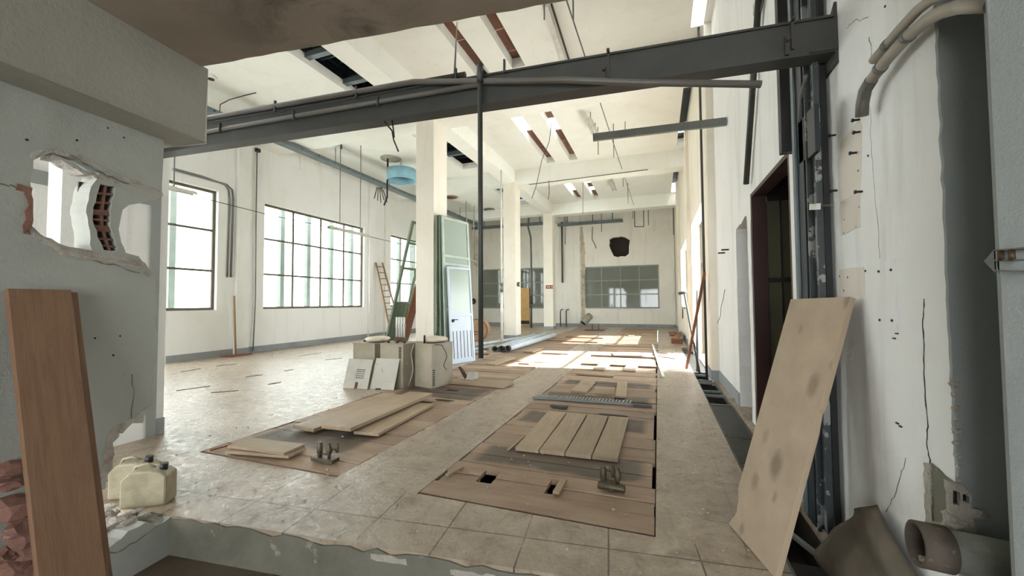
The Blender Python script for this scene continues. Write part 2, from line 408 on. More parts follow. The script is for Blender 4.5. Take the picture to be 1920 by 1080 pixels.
# left part, middle aisle, right aisle, strip fronts
for pts in ([(XL-.3, 0.0), (-5.1, 0.0), (-5.1, YB+.3), (XL-.3, YB+.3)],
            [(-5.1, fy(-5.1)), (-4.11, fy(-4.11)), (-4.11, YB+.3), (-5.1, YB+.3)],
            zone(-4.11, -2.46, 2.59), zone(-4.11, -2.46, YB+.3, 22.0),
            zone(-2.46, -1.69), zone(-1.69, -.04, 2.57), zone(-1.69, -.04, YB+.3, 22.0),
            zone(-.04, .62), zone(.62, .92, 2.42), zone(.62, .92, YB+.3, 13.2), zone(.92, 1.35)):
    b.plate(pts, [], lambda a, c: V((a, c, 0)), (0, 0, -.10))
flo = struct(b.build('floor', 'floor'))
b = MB(); b.box(-4.3, -2.3, 2.4, 22.2, -.75, -.7); b.box(-1.9, .1, 2.4, 22.2, -.75, -.7)
for x in (-4.3, -2.36, -1.9, .06): b.box(x, x+.04, 2.4, 22.2, -.7, -.1)
for x0 in (-4.3, -1.9): b.box(x0, x0+2, 2.38, 2.42, -.7, -.1)
struct(b.build('floor_pit', 'dark'))
b = MB(); b.box(.55, .62, 2.42, 13.2, -.4, -.1); b.box(.92, .99, 2.42, 13.2, -.4, -.1); b.box(.55, .99, 2.35, 2.42, -.4, -.1); b.box(.55, .99, 2.35, 13.3, -.42, -.4)
struct(b.build('floor_trench', 'dark'))
# the step down in front and the lower landing
b = MB()
edge = [(-3.2+.09*i, -.035*random.random()-.002) for i in range(56)]
b.plate([(-3.2, -.4)]+[(1.85, -.4)]+[(1.85, -.01)]+[(u, z) for u, z in edge[::-1]], [], lambda a, c: N(a, V0-.012, c), W*.10)
struct(b.build('floor_step', 'step'))
b = MB()
for k, (u0, u1, z0, z1) in enumerate(((-1.35, -1.12, -.065, -.035), (-.85, -.6, -.08, -.045), (-.35, -.1, -.10, -.07))):
    b.plate(jag(rect(u0, u1, z0, z1), .008, .04, seed=k), [], lambda a, c: N(a, V0-.016, c), W*.01)
struct(b.build('floor_step_chips', 'rubble'))
b = MB(); b.plate(rect(-6, 3.5, -6, V0-.01), [], lambda a, c: N(a, c, -.25), (0, 0, -.1)); struct(b.build('floor_landing', 'landing'))
# outside ground
b = MB(); b.box(-40, -11.31, -12, 45, -.3, -.15); b.box(1.36, 40, 7.4, 45, -.3, -.12); b.box(-11, 12, -40, -6.4, -.6, -.35); struct(b.build('outside_ground', 'outside'))

# left wall with windows
WINL = [(5.55, 7.28, 1.24, 4.42), (8.62, 12.95, 1.24, 4.42), (14.45, 18.7, 1.24, 4.42)]
LD = (4.6, 6.13, 0.0, 3.0)
b = MB(); b.plate(rect(0, YB+.3, -.1, ZC+.3), [[(5.0, .02), (6.10, .02), (6.10, 1.24), (7.28, 1.24), (7.28, 4.42), (5.0, 4.42)]]+[rect(a, c, d, e) for a, c, d, e in WINL[1:]],
                  lambda a, c: V((XL, a, c)), (-.3, 0, 0))
struct(b.build('wall_left', 'hall_wall'))
for i, y in enumerate((7.75, 13.15, 14.15, 19.3)):
    b = MB(); b.box(XL, XL+.10, y, y+.35, 0, ZC); struct(b.build('wall_left_pilaster', 'hall_wall'))
b = MB()
for y0, y1 in ((6.14, 7.72), (8.12, 13.13), (13.52, 14.13), (14.52, 19.28), (19.67, YB)): b.box(XL, XL+.02, y0, y1, 0, .17)
for y in (7.75, 13.15, 14.15, 19.3): b.box(XL+.10, XL+.12, y-.02, y+.37, 0, .17)
struct(b.build('baseboard_left', 'skirting'))
def win(num, P, nrm, a0, a1, z0, z1, cols, rows, fm, gm, fw=.07, bw=.055, sill=None):
    """steel window: frame, bars and panes; P(a,z) on the inner wall face, nrm pointing outwards"""
    nrm = V(nrm)
    f = MB(); Pn = lambda a, z: P(a, z)+nrm*.10
    def r(x0, x1, y0, y1, d=.05):
        p = Pn(x0, y0); f.slab(p, Pn(x1, y0)-p, Pn(x0, y1)-p, nrm*d)
    r(a0, a1, z0, z0+fw); r(a0, a1, z1-fw, z1); r(a0, a0+fw, z0+fw, z1-fw); r(a1-fw, a1, z0+fw, z1-fw)
    o = struct(f.build('window_%d' % num, fm, fix=True)); f = MB()
    for c in cols: r(c-bw/2, c+bw/2, z0+fw, z1-fw, .04)
    for z in rows:
        e = [a0+fw]+list(cols)+[a1-fw]
        for i in range(len(e)-1): r(e[i]+(bw/2 if i else 0), e[i+1]-(bw/2 if i < len(e)-2 else 0), z-bw/2, z+bw/2, .04)
    f.build('window_bars', fm, parent=o, fix=True)
    g = MB(); p = Pn(a0+fw, z0+fw)+nrm*.018; g.slab(p, Pn(a1-fw, z0+fw)-Pn(a0+fw, z0+fw), Pn(a0+fw, z1-fw)-Pn(a0+fw, z0+fw), nrm*.004)
    g.build('window_panes', gm, parent=o, fix=True)
    if sill:
        s = MB(); p = P(a0-.03, z0-.05)-nrm*.03; s.slab(p, P(a1+.03, z0-.05)-P(a0-.03, z0-.05), V((0, 0, .05)), nrm*.16); s.build('window_sill', sill, parent=o, fix=True)
    return o
PL = lambda a, z: V((XL, a, z)); outL = (-1, 0, 0)
def ycols(xs, y=520): return [AX(x, y, XL-.1).y for x in xs]
win(1, PL, outL, 6.10, 7.28, 1.24, 4.42, [], [3.35, 2.28], 'window_steel', 'glass')
win(2, PL, outL, 8.62, 12.95, 1.24, 4.42, [9.72, 10.85, 11.95], [2.29, 3.36], 'window_steel', 'glass')
win(3, PL, outL, 14.45, 18.7, 1.24, 4.42, [15.5, 16.6, 17.65], [2.29, 3.36], 'window_steel', 'glass')
win(4, PL, outL, 5.0, 6.10, .05, 4.42, [5.55], [2.45, 3.35], 'window_steel', 'glass')
# pale posts and rail of the yard beyond the left windows
g0 = None
for k in range(16):
    y = 3.6+k*1.15; b = MB(); b.box(-12.72, -12.58, y, y+.16, -.15, 4.9)
    o = b.build('yard_post', 'yard_post'); tag(o, 'grey green square post of the yard screen outside the left windows', 'post', 'posts outside the left windows')

# back wall
WINB = [(-3.95, .07, 1.02, 3.38), (-10.32, -6.0, 1.02, 3.45)]
holeB = [(AY(x, y, YB).x, AY(x, y, YB).z) for x, y in ((1143, 449), (1150, 445), (1160, 443), (1172, 444), (1180, 450), (1179, 462), (1179, 476), (1172, 480), (1158, 481), (1150, 480), (1145, 470), (1142, 460))]
small = [(AY(x, y, YB).x, AY(x, y, YB).z) for x, y in ((1063, 492), (1066, 494), (1072, 497), (1068, 500), (1063, 502))]
vent = [(AY(888+5*math.cos(t)*1.0, 565+5*math.sin(t), YB).x, AY(888, 565+5*math.sin(t), YB).z) for t in [i*PI/6 for i in range(12)]]
b = MB(); b.plate(rect(XL-.3, XR+.3, -.1, ZC+.3), [rect(a, c, d, e) for a, c, d, e in (WINB[0],)]+[rect(-10.32, -5.98, 1.02, 3.45)]+[jag(holeB, .03, .15, seed=3), small],
                  lambda a, c: V((a, YB, c)), (0, .3, 0))
struct(b.build('wall_back', 'back_wall'))
b = MB(); b.box(XL, XR, 23.6, 23.7, 0, ZC); b.box(XL, XR, YB+.3, 23.6, 5.8, 5.9)
struct(b.build('wall_beyond', 'back_wall'))
b = MB(); b.box(-2.8, -1.2, 23.3, 23.55, 3.5, 5.4); b.box(-2.8,-2.7,YB+.3,23.3,3.5,5.4); b.box(-1.3,-1.2,YB+.3,23.3,3.5,5.4); b.box(-2.7,-1.3,YB+.3,23.3,5.3,5.4); b.box(-2.7,-1.3,YB+.3,23.3,3.5,3.6); struct(b.build('wall_hole_dark_box', 'dark'))  # dark box added behind the hole so that it shows dark
b = MB(); b.box(-5.15, -4.15, YB-.12, YB, 0, ZC-.01); b.box(.35, .86, YB-.12, YB, 0, ZC-.01); struct(b.build('wall_back_pilaster', 'back_wall'))
b = MB(); b.box(XL, -7.75, YB-.02, YB, 0, .17); b.box(-7.2, -5.15, YB-.02, YB, 0, .17); b.box(-4.15, .35, YB-.02, YB, 0, .17); b.box(-5.15, -4.15, YB-.14, YB-.12, 0, .17); b.box(.35, .86, YB-.14, YB-.12, 0, .17)
struct(b.build('baseboard_back', 'skirting'))
PB = lambda a, z: V((a, YB, z)); outB = (0, 1, 0)
win(5, PB, outB, -3.95, .07, 1.02, 3.38, [-2.98, -1.95, -.95], [1.80, 2.58], 'grey_frame', 'dull_glass', .07, .06, 'back_wall')
win(6, PB, outB, -10.32, -5.98, 1.02, 3.45, [-9.3, -8.3, -7.1], [1.80, 2.58], 'grey_frame', 'dull_glass', .07, .06, 'back_wall')
# dark vertical damp scar on the back wall beside the pilaster
b = MB(); b.plate(jag([(-4.12, .1), (-3.86, .1), (-3.92, 2.5), (-3.85, 4.2), (-4.0, 5.7), (-4.12, 5.7)], .035, .12, seed=5), [], lambda a, c: V((a, YB-.004, c)), (0, .003, 0))
struct(b.build('trim_1', blot('damp_scar_plaster', (200, 190, 170), (150, 138, 118), (118, 106, 90), s1=3, s2=7, bump=.5)))
b = MB(); b.plate(jag([(-10.9, 3.7), (-10.2, 3.6), (-10.35, 5.4), (-10.9, 5.6)], .06, .15, seed=8), [], lambda a, c: V((a, YB-.004, c)), (0, .003, 0))
struct(b.build('trim_2', blot('damp_scar_corner', (222, 214, 198), (176, 164, 144), (140, 128, 110), s1=3, s2=7, bump=.5)))

# right wall: near part (X=1.0) with two doorways, far part (X=.88) with openings
D1 = (3.72, 5.15, 2.60); D2 = (5.35, 6.07, 2.38)
dj = [(D1[0], -.1), (D1[0], D1[2])]+[(D1[1], D1[2])]+jag([(D1[1], D1[2]), (D1[1]+.03, 1.4), (D1[1], -.1)], .02, .12, False, 4)[1:]
outer = [(1.935, -.4), (D1[0], -.4), (D1[0], D1[2]), (D1[1], D1[2])]+jag([(D1[1], D1[2]-.03), (D1[1]+.04, 1.9), (D1[1]+.01, 1.3), (D1[1]+.02, .02)], .018, .1, False, 4) + [(D1[1]+.02, -.4), (D2[0]-.02, -.4)] \
    + jag([(D2[0]-.01, .02), (D2[0]-.03, 1.2), (D2[0], 2.3)], .015, .12, False, 6)+jag([(D2[0]+.02, D2[2]+.03), (D2[1]-.02, D2[2]-.02)], .02, .1, False, 9)+jag([(D2[1], 2.3), (D2[1]+.01, 1.2), (D2[1], .02)], .012, .12, False, 10)+[(D2[1], -.4), (7.94, -.4), (7.94, ZC+.3), (1.935, ZC+.3)]
b = MB(); b.plate(outer, [], lambda a, c: V((XR, a, c)), (.16, 0, 0)); struct(b.build('wall_right', 'cool_wall'))
b = MB(); b.plate([(7.94, -.1), (8.7, -.1), (8.7, 3.45), (11.85, 3.45), (11.85, -.1), (YB+.3, -.1), (YB+.3, ZC+.3), (7.94, ZC+.3)], [rect(13.8, 17.3, 1.2, 3.4)], lambda a, c: V((.88, a, c)), (.42, 0, 0))
struct(b.build('wall_right_far', 'right_wall'))
b = MB(); 
for y in (12.2, 18.2): b.box(.80, .88, y, y+.5, 0, ZC)
struct(b.build('wall_right_pilaster', 'right_wall'))
b = MB(); b.box(XR-.015, XR, 6.08, 7.93, 0, .17); b.box(.865, .88, 7.94, 8.69, 0, .17); b.box(.865, .88, 11.86, 12.19, 0, .17); b.box(.785, .80, 12.18, 12.72, 0, .17); b.box(.865, .88, 12.72, 18.18, 0, .17); b.box(.785, .80, 18.18, 18.72, 0, .17); b.box(.865, .88, 18.72, YB, 0, .17); b.box(.88, XR, 7.925, 7.94, 0, .17)
struct(b.build('baseboard_right', 'skirting'))
PR = lambda a, z: V((.98, a, z)); outR = (1, 0, 0)
win(7, PR, outR, 13.8, 17.3, 1.2, 3.4, [15.0, 16.1], [1.9, 2.65], 'window_steel', 'glass')
o = MB(); o.box(1.10, 1.15, 8.7, 8.76, 0, 3.45); o.box(1.10, 1.15, 11.79, 11.85, 0, 3.45); o.box(1.10, 1.15, 8.76, 11.79, 3.39, 3.45); o.box(1.10, 1.15, 8.76, 11.79, 2.35, 2.40); o.box(1.10, 1.14, 10.2, 10.25, 0, 2.35)
dd = struct(o.build('door_1', 'window_steel'))
# rooms behind the near doorways
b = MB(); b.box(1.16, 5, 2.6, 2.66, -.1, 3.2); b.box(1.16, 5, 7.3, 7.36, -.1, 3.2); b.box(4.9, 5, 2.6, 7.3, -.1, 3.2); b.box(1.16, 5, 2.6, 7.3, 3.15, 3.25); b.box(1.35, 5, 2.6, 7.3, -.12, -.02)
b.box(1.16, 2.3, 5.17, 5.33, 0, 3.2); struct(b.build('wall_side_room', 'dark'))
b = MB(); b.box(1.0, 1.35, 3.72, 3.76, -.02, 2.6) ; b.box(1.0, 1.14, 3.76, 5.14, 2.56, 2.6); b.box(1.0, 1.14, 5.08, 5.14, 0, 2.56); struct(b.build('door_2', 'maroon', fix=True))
# sliding gate of upright sheets inside the big doorway
gate = thing('metal_gate', 'dark green sheet metal gate seen inside the large dark doorway', 'gate', (1.6, 5.12, 0))
for k in range(6): b = MB(); b.box(1.15+k*.135, 1.15+k*.135+.125, 5.11, 5.14, 0.02, 2.5); b.build('sheet_panel', 'gate', gate)
for k in range(6): b = MB(); b.box(1.145+k*.135+.125, 1.145+k*.135+.14, 5.09, 5.15, 0.02, 2.52); b.build('gate_stile', 'black', gate)
b = MB(); b.box(1.15, 2.0, 5.08, 5.105, 1.60, 1.65); b.build('gate_rail', 'black', gate)
# corner pier at the right: end face of the wall, then a nearer pier
b = MB(); b.plate(jag([(1.0, -.4), (1.0, 3.0)], .004, .05, False, 12)+[(1.16, 3.0), (1.16, -.4)], [], lambda a, c: V((a, 1.92, c)), (0, .015, 0))
struct(b.build('wall_end_face', 'pier_wall'))
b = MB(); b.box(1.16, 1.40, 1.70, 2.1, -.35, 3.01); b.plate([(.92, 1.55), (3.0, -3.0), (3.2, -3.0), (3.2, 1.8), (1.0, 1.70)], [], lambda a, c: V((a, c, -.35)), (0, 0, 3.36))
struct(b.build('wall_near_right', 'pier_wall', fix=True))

# ceiling with slots and grid openings, beams
SL = [(-3.75, -3.42), (-2.90, -2.60)]
holes = []
for x0, x1 in SL:
    holes += [rect(x0, x1, 4.2, 8.05), rect(x0, x1, 9.55, 14.1), rect(x0, x1, 16.0, 20.1)]
holes += [rect(.66, .875, 4.3, 8.0), rect(.66, .875, 9.6, 14.0), rect(.66, .875, 16.4, 20.0)]
GR = [(5.2, 8.2), (10.2, 13.6), (15.9, 19.7)]
for y0, y1 in GR: holes.append(rect(-6.95, -5.72, y0, y1))
b = MB(); b.plate(rect(XL-.3, XR+.36, 1.9, YB+.3), holes, lambda a, c: V((a, c, ZC)), (0, 0, .22)); struct(b.build('ceiling', 'ceiling'))
b = MB(); b.box(-5.6, -5.1, 2.3, YB, 6.02, ZC)
for y0, y1 in ((8.44, 9.09), (14.4, 14.98), (20.15, 20.75)):
    b.box(XL, -5.6, y0, y1, 6.02, ZC); b.box(-5.1, XR, y0, y1, 5.92, ZC)
struct(b.build('ceiling_beam', 'ceiling'))
for (y0, y1) in ((8.44, 9.09), (14.4, 14.98), (20.15, 20.7)):
    b = MB(); b.box(-5.6, -5.1, y0, y1, 0, 6.02); o = struct(b.build('wall_column', 'column'))
    b = MB(); b.box(-5.615, -5.085, y0-.015, y1+.015, 0, .14); b.build('column_base', 'skirting', o)
# unseen attic shell, with walls added to block the sun at the slots
b = MB(); b.box(-7.3, -5.4, 1.8, YB, 7.6, 7.7); b.box(-7.3, -5.4, 1.8, 1.9, 6.72, 7.6); b.box(-7.3, -7.2, 2, YB, 6.72, 7.6); b.box(-5.5, -5.4, 2, YB, 6.72, 7.6); b.box(-1.6, -1.45, 2, YB, 6.72, 8.6); b.box(1.36, 1.5, 2, YB, 6.72, 7.5); struct(b.build('ceiling_attic_sun_block', 'navy_steel'))
for gi, (y0, y1) in enumerate(GR):
    nm = ('nearest', 'middle', 'farthest')[gi]
    g = thing('ceiling_grille', 'dark steel grille in the %s ceiling opening left of the columns' % nm, 'grille', (-6.3, (y0+y1)/2, 6.75), 'dark grilles above the left bay')
    b = MB(); k = 0; y = y0
    while y < y1: b.box(-6.95, -5.72, y, y+.05, 6.80, 6.92); y += .75
    for x in (-6.93, -6.35, -5.78): b.box(x, x+.04, y0, y1, 6.93, 7.0)
    b.build('grille_bars', 'navy_steel', g)
    b = MB(); y = y0+.1
    while y < y1-.2:
        b.box(-6.9, -5.75, y, y+.03, 7.05, 7.08); y += .28
    for x in (-6.7, -6.45, -6.15, -5.9): b.box(x, x+.03, y0, y1, 7.09, 7.12)
    b.build('fine_mesh', 'tray', g)
    b = MB()
    for yy in [y0+1.1, y0+2.2]:
        b = MB(); b.box(-6.95, -5.72, yy, yy+.13, 6.62, 6.74); b.build('cross_strip', 'tray', g)
# boards lying over the slots
random.seed(3)
def slotboards(x0, x1, y0, y1, nm, cover, z=6.73, mt='ceil_board', word='brown old board'):
    y = y0
    while y < y1:
        L = random.uniform(.45, .9)
        if random.random() < cover:
            b = MB(); b.box(x0-.08, x1+.08, y, min(y+L-.02, y1+.1), z, z+.03)
            tag(b.build('ceiling_board', mt), '%s closing the %s ceiling slot from above' % (word, nm), 'board', 'boards over the ceiling slots')
        y += L
for si, (x0, x1) in enumerate(SL):
    q = ('left', 'right')[si]
    slotboards(x0, x1, 4.2, 8.1, q+' near', 1.1); slotboards(x0, x1, 9.55, 14.1, q+' middle', .62); slotboards(x0, x1, 16, 20.1, q+' far', .5)
kw = dict(mt='navy_steel', word='dark sheet'); slotboards(.66, .80, 4.3, 7.2, 'near wall-side', 1.1); slotboards(.66, .80, 9.6, 13.2, 'middle wall-side', 1.1, **kw); slotboards(.66, .80, 13.6, 14.1, 'middle wall-side', 1.1, **kw); slotboards(.66, .80, 16.4, 19.2, 'far wall-side', 1.1, **kw)
b = MB(); b.box(.58, .88, 7.45, 7.55, 6.73, 6.80); tag(b.build('cross_bar', 'black_steel'), 'dark bar across the open end of the near wall-side ceiling slot', 'bar')

# hall front wall above the low bay, walls closing the hall
b = MB(); b.plate(rect(-11.5, 2.0, 3.22, ZC+.3), [], lambda a, c: N(a, V0-.21, c), W*.2); struct(b.build('wall_front', 'hall_wall'))
b = MB(); b.box(XL-.3, -5.3, -.1, 0.0, 0, ZC+.3); struct(b.build('wall_front_left', 'hall_wall'))
# low bay: soffit slab, beam over broken wall
b = MB(); b.plate([(-5.6, -6), (3.2, -6), (3.2, V0)]+[(3.0-.12*i, V0-.012*random.random()) for i in range(72)], [], lambda a, c: N(a, c, 3.01), (0, 0, .2)); struct(b.build('ceiling_soffit', 'soffit'))
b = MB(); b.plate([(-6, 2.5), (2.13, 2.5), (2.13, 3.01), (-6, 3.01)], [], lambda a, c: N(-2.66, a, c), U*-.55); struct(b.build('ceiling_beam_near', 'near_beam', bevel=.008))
# broken wall, u=-2.88: outline in (v, z)
def nv(px, py): return NUp(px, py, -2.88)
def poly(ps): return [nv(x, y) for x, y in ps]
out = [(-6, -.3), (-6, 2.5), nv(308, 262), nv(303, 366)] + jag(poly([(302, 371), (262, 380), (235, 385)]), .006, .03, False, 1)
# right side of the hollow-brick jamb then lower ledge
out2 = jag(poly([(240, 386), (232, 392), (226, 405), (222, 430), (228, 455), (234, 474), (262, 479), (270, 497), (283, 508), (292, 520)]), .006, .03, False, 2)
out3 = jag(poly([(295, 560), (292, 640), (287, 700), (285, 757), (272, 775), (245, 787), (212, 800), (200, 830), (192, 880), (186, 905)]), .010, .04, False, 3)
v1, z1 = nv(186, 920)
out4 = jag([(v1, z1), (1.62, .12), (1.66, .02)], .01, .05, False, 5)+[(1.66, -.3)]
hole = jag(poly([(95, 285), (150, 300), (190, 322), (184, 335), (170, 352), (161, 384), (167, 421), (172, 470), (130, 462), (100, 455), (78, 440), (60, 425), (55, 390), (62, 360), (58, 330), (62, 300)]), .006, .035, seed=7)
cav = jag(poly([(188, 346), (216, 350), (214, 368), (207, 395), (208, 425), (214, 447), (221, 470), (196, 470), (184, 445), (175, 412), (175, 390), (182, 365)]), .004, .03, seed=17)
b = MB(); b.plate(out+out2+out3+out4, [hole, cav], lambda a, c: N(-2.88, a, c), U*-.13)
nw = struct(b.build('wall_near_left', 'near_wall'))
# exposed plaster/brick lips around the breaks: thin broken rims set into the wall thickness
def rim(pts, wdt, name, mat, seed, off=.004, th=.12):
    rr = random.Random(seed); P = [nv(x, y) for x, y in pts]; P = jag(P, .006, .03, False, seed); b = MB(); m = len(P)
    inner = []
    for i, (a, c) in enumerate(P):
        d = V((P[min(i+1, m-1)][0]-P[max(i-1, 0)][0], P[min(i+1, m-1)][1]-P[max(i-1, 0)][1], 0)).normalized()
        k = wdt*rr.uniform(.5, 1.3); inner.append((a+d.y*k, c-d.x*k))
    b.plate(P+inner[::-1], [], lambda a, c: N(-2.88+off, a, c), U*-th); b.build(name, mat, nw, fix=True)
rim([(62, 300), (80, 283), (150, 297), (200, 322), (250, 343), (300, 362), (303, 368)], -.018, 'broken_edge', 'broken', 2)
rim([(300, 368), (235, 346), (160, 318), (100, 290)], -.022, 'broken_edge', 'rubble', 3, .002, .10)
rim([(55, 425), (78, 442), (120, 460), (170, 472), (232, 482), (262, 486), (285, 512)], .035, 'broken_edge', 'rubble', 4, .006)
rim([(80, 448), (120, 470), (170, 482), (225, 490), (262, 500)], .02, 'broken_edge', 'broken', 5, .008, .02)
rim([(30, 345), (60, 352), (62, 400), (56, 440)], .03, 'broken_edge', 'brick', 6, .006, .03)
rim([(285, 757), (245, 787), (212, 800), (200, 832), (190, 880), (184, 920)], -.05, 'broken_edge', 'broken', 9, .005, .11)
# hollow red bricks with cells in the jamb right of the hole
hb = MB()
def web(pts, t_, d0=.012, dep=.06):
    P_ = [nv(x, y) for x, y in pts]
    for (a0, z0), (a1, z1) in zip(P_[:-1], P_[1:]):
        d = V((a1-a0, z1-z0, 0)).normalized(); q = V((-d.y, d.x, 0))*t_/2
        hb.plate([(a0+q.x, z0+q.y), (a1+q.x, z1+q.y), (a1-q.x, z1-q.y), (a0-q.x, z0-q.y)], [], lambda p, r_: N(-2.88-d0, p, r_), U*-dep)
web([(202, 342), (194, 395), (194, 420), (200, 445), (210, 474)], .014)
for y, xa, xb, t_ in ((362, 176, 220, .012), (379, 173, 216, .012), (397, 168, 212, .03), (411, 170, 212, .012), (427, 172, 214, .035), (447, 178, 220, .012), (460, 184, 223, .012)): web([(xa, y-1), (xb, y+3)], t_)
hb.build('hollow_brick', 'brick', nw)
hb = MB(); hb.plate(poly([(170, 338), (222, 344), (214, 400), (228, 478), (190, 478), (166, 410)]), [], lambda p, r_: N(-2.975, p, r_), U*-.01); hb.build('brick_back', 'maroon', nw)
# red brick course and rubble low at the far left of the near wall
lb = MB()
for k in range(9):
    px = (12, 30, 48, 5, 25, 55, 10, 40, 20)[k]; py = (905, 990, 1005, 1040, 1060, 1065, 880, 1030, 950)[k]
    a, z = nv(px, py); blob(lb, N(-2.86, a, z), .05+.02*(k % 3), 30+k, .7)
lb.build('exposed_brick', 'brick', nw)
# stub of demolished wall between the landing and the hall floor
b = MB(); prof = jag([(1.62, .02), (1.75, -.02), (1.9, .04), (2.02, -.01), (2.14, .0)], .012, .04, False, 11)
b.plate([(1.45, -.3), (2.14, -.3)]+prof[::-1]+[(1.45, .05)], [], lambda a, c: N(-2.84, a, c), U*-.30); o = struct(b.build('wall_stub', 'near_wall'))
lb = MB()
for k in range(16):
    rr = random.Random(k); blob(lb, N(-2.98-rr.uniform(0, .25), rr.uniform(1.5, 2.05), .02+rr.uniform(0, .04)), rr.uniform(.025, .06), 50+k, .5)
lb.build('broken_top', 'rubble', o)
for k, (px, py, r) in enumerate(((206, 950, .04), (232, 980, .065), (268, 966, .04))):
    p = G(px, py, 0.03); lb = MB(); blob(lb, p, r, 80+k, .55)
    tag(lb.build('plaster_lump', 'rubble'), ('small grey plaster lump lying by the leaning pine planks', 'largest plaster lump on the broken wall stub below the jerrycans', 'plaster lump on the wall stub nearest the step')[k], 'rubble')
# wall with grey steel door frame behind the broken wall
b = MB(); b.box(-5.35, -5.1, 0.0, 2.84, 0, 3.3); o = struct(b.build('wall_left_return', 'hall_wall'))
b = MB(); b.box(-5.1, -5.085, 1.9, 2.845, 0, .17); struct(b.build('baseboard_return', 'skirting'))
b = MB(); b.box(-5.1, -5.06, 2.66, 2.75, 0, 2.58); b.box(-5.1, -5.06, 1.35, 2.66, 2.46, 2.58); b.box(-5.1, -5.06, 1.35, 1.43, 0, 2.46); o = struct(b.build('door_3', 'door_grey'))
b = MB(); b.box(-5.1, -5.075, 1.43, 2.66, 0, 2.46); b.build('door_panel', M['cool_wall'], o)
b = MB(); a = AX(118, 300, -4.3).y; c = AX(178, 300, -4.3).y; b.box(-4.5, -4.3, a, c, 0, 3.0); struct(b.build('wall_jamb', 'cool_wall'))
# rear of the low bay, with an unseen opening added as fill light
b = MB(); b.plate(rect(-2.9, 3.2, -.35, 3.01), [rect(-2.6, 2.7, .1, 2.85)], lambda a, c: N(a, -5.0, c), W*-.2); struct(b.build('wall_rear', 'near_beam'))
b = MB(); b.box(3.0, 3.2, -6, -2.9, -.35, 3.01); struct(b.build('wall_rear_right', 'pier_wall'))

# ================================================================== PIT BOARDS
ORD = ['first', 'second', 'third', 'fourth', 'fifth', 'sixth', 'seventh', 'eighth', 'ninth', 'tenth', 'eleventh', 'twelfth']
random.seed(11)
YS = {1: [2.59, 2.81, 3.0, 3.22, 3.43, 3.71, 4.03, 4.33, 4.62, 4.92, 5.1, 5.36, 5.62], 0: [2.62, 2.86, 3.1, 3.36, 3.62, 3.9, 4.15, 4.42, 4.7, 4.98, 5.25, 5.5, 5.78]}
for si, (x0, x1, ys) in enumerate(STRIPS):
    side = ('left', 'right')[si]; seq = list(YS[si])
    while seq[-1] < 21.7: seq.append(seq[-1]+random.choice((.22, .25, .28, .3)))
    for k in range(len(seq)-1):
        y0, y1 = seq[k]+.006, seq[k+1]-.007
        if si == 1 and k in (25, 31, 40): continue
        zt = random.uniform(-.008, .007); z0 = zt-.035
        a = x0+random.choice((.006, .012, .02, .03)); c = x1-random.choice((.006, .01, .03))
        if k == 0: a, c = x0+.006, x1-.006
        b = MB()
        gaps = {1: {2: [(-1.39, -1.25, .13)], 3: []}, 0: {}}[si].get(k, [])
        if si == 1 and k == 1: gaps = [(-1.375, -1.245, .09), (-.815, -.755, .10)] 
        if si == 1 and k == 2: gaps = [(-1.375, -1.245, -.10), (-.815, -.755, -.10)]
        if si == 1 and k == 13: gaps = [(-.62, -.47, .2)]
        if si == 0 and k in (8, 11): gaps = [(-3.2, -3.0, .12)]
        cur = a
        for ga, gb, dep in gaps:
            b.slab((cur, y0, z0), (ga-cur, 0, 0), (0, y1-y0, 0), (0, 0, .035))
            if dep < 0: b.slab((ga, y0-dep, z0), (gb-ga, 0, 0), (0, y1-y0+dep, 0), (0, 0, .035))
            else: b.slab((ga, y0, z0), (gb-ga, 0, 0), (0, y1-y0-dep, 0), (0, 0, .035))
            cur = gb
        b.slab((cur, y0, z0), (c-cur, 0, 0), (0, y1-y0, 0), (0, 0, .035))
        o = b.build('pit_board', 'pit_board')
        if k < 12: lb = 'wide worn pinkish board across the %s floor pit, %s from the front' % (side, ORD[k])
        else: lb = 'worn board in the %s part of the %s boarded floor pit' % ('middle' if y0 < 9 else 'far', side)
        tag(o, lb, 'board', 'boards covering the %s floor pit' % side)

# loose boards, each lying flat: corner, length vector, width, thickness
def board(name, p, q, w, t, label, grp=None, mat='board', z=None, side=1, cat='board', tilt=0):
    p, q = V(p), V(q); d = q-p; n = V((-d.y, d.x, 0)).normalized()*side
    b = MB(); b.slab(p, d, n*w+V((0, 0, tilt)), V((0, 0, t)))
    return tag(b.build(name, mat, bevel=.003, fix=True), label, cat, grp)
zb = .008
g4 = 'four loose boards laid side by side on the right pit'
xs = [-1.285, -1.05, -.812, -.572, -.345]
for k in range(4):
    w_ = xs[k+1]-xs[k]-.008
    board('loose_board', (xs[k], 3.58+.01*k, zb), (xs[k]-.03+.012*k, 4.9+.01*k, zb), w_, .032,
          'thick pale board, %s of four laid side by side, right pit' % ('leftmost', 'second from left', 'second from right', 'rightmost')[k], g4, side=-1)
board('wood_lath', (-1.335, 3.55, zb), (-1.315, 3.98, zb), .025, .012, 'narrow wooden lath lying against the left edge of the four boards')
L3 = ((G(603, 806, .05), G(768, 741, .05), .38, .04, 'long pale board lying highest in the middle of the three long boards', .066),
      (G(549, 801, .04), G(740, 742, .04), .33, .04, 'long curved board on the left of the three long boards', .026),
      (G(663, 811, .03), G(776, 756, .03), .30, .032, 'shorter long board on the right of the three long boards', .012))
for p, q, w_, t, lb, z in L3:
    p.z = q.z = z; board('long_board', p, q, w_, t, lb, 'three long boards beside the left pit', side=-1)
for k in range(1):
    board('wood_batten', (-3.62, 3.5, .006), (-3.42, 3.5, .006), .12, .018, ('wooden packing batten under the front of the long boards', 'wooden packing batten under the middle of the long boards')[k])
p = G(428, 836, .05); q = G(563, 841, .05)
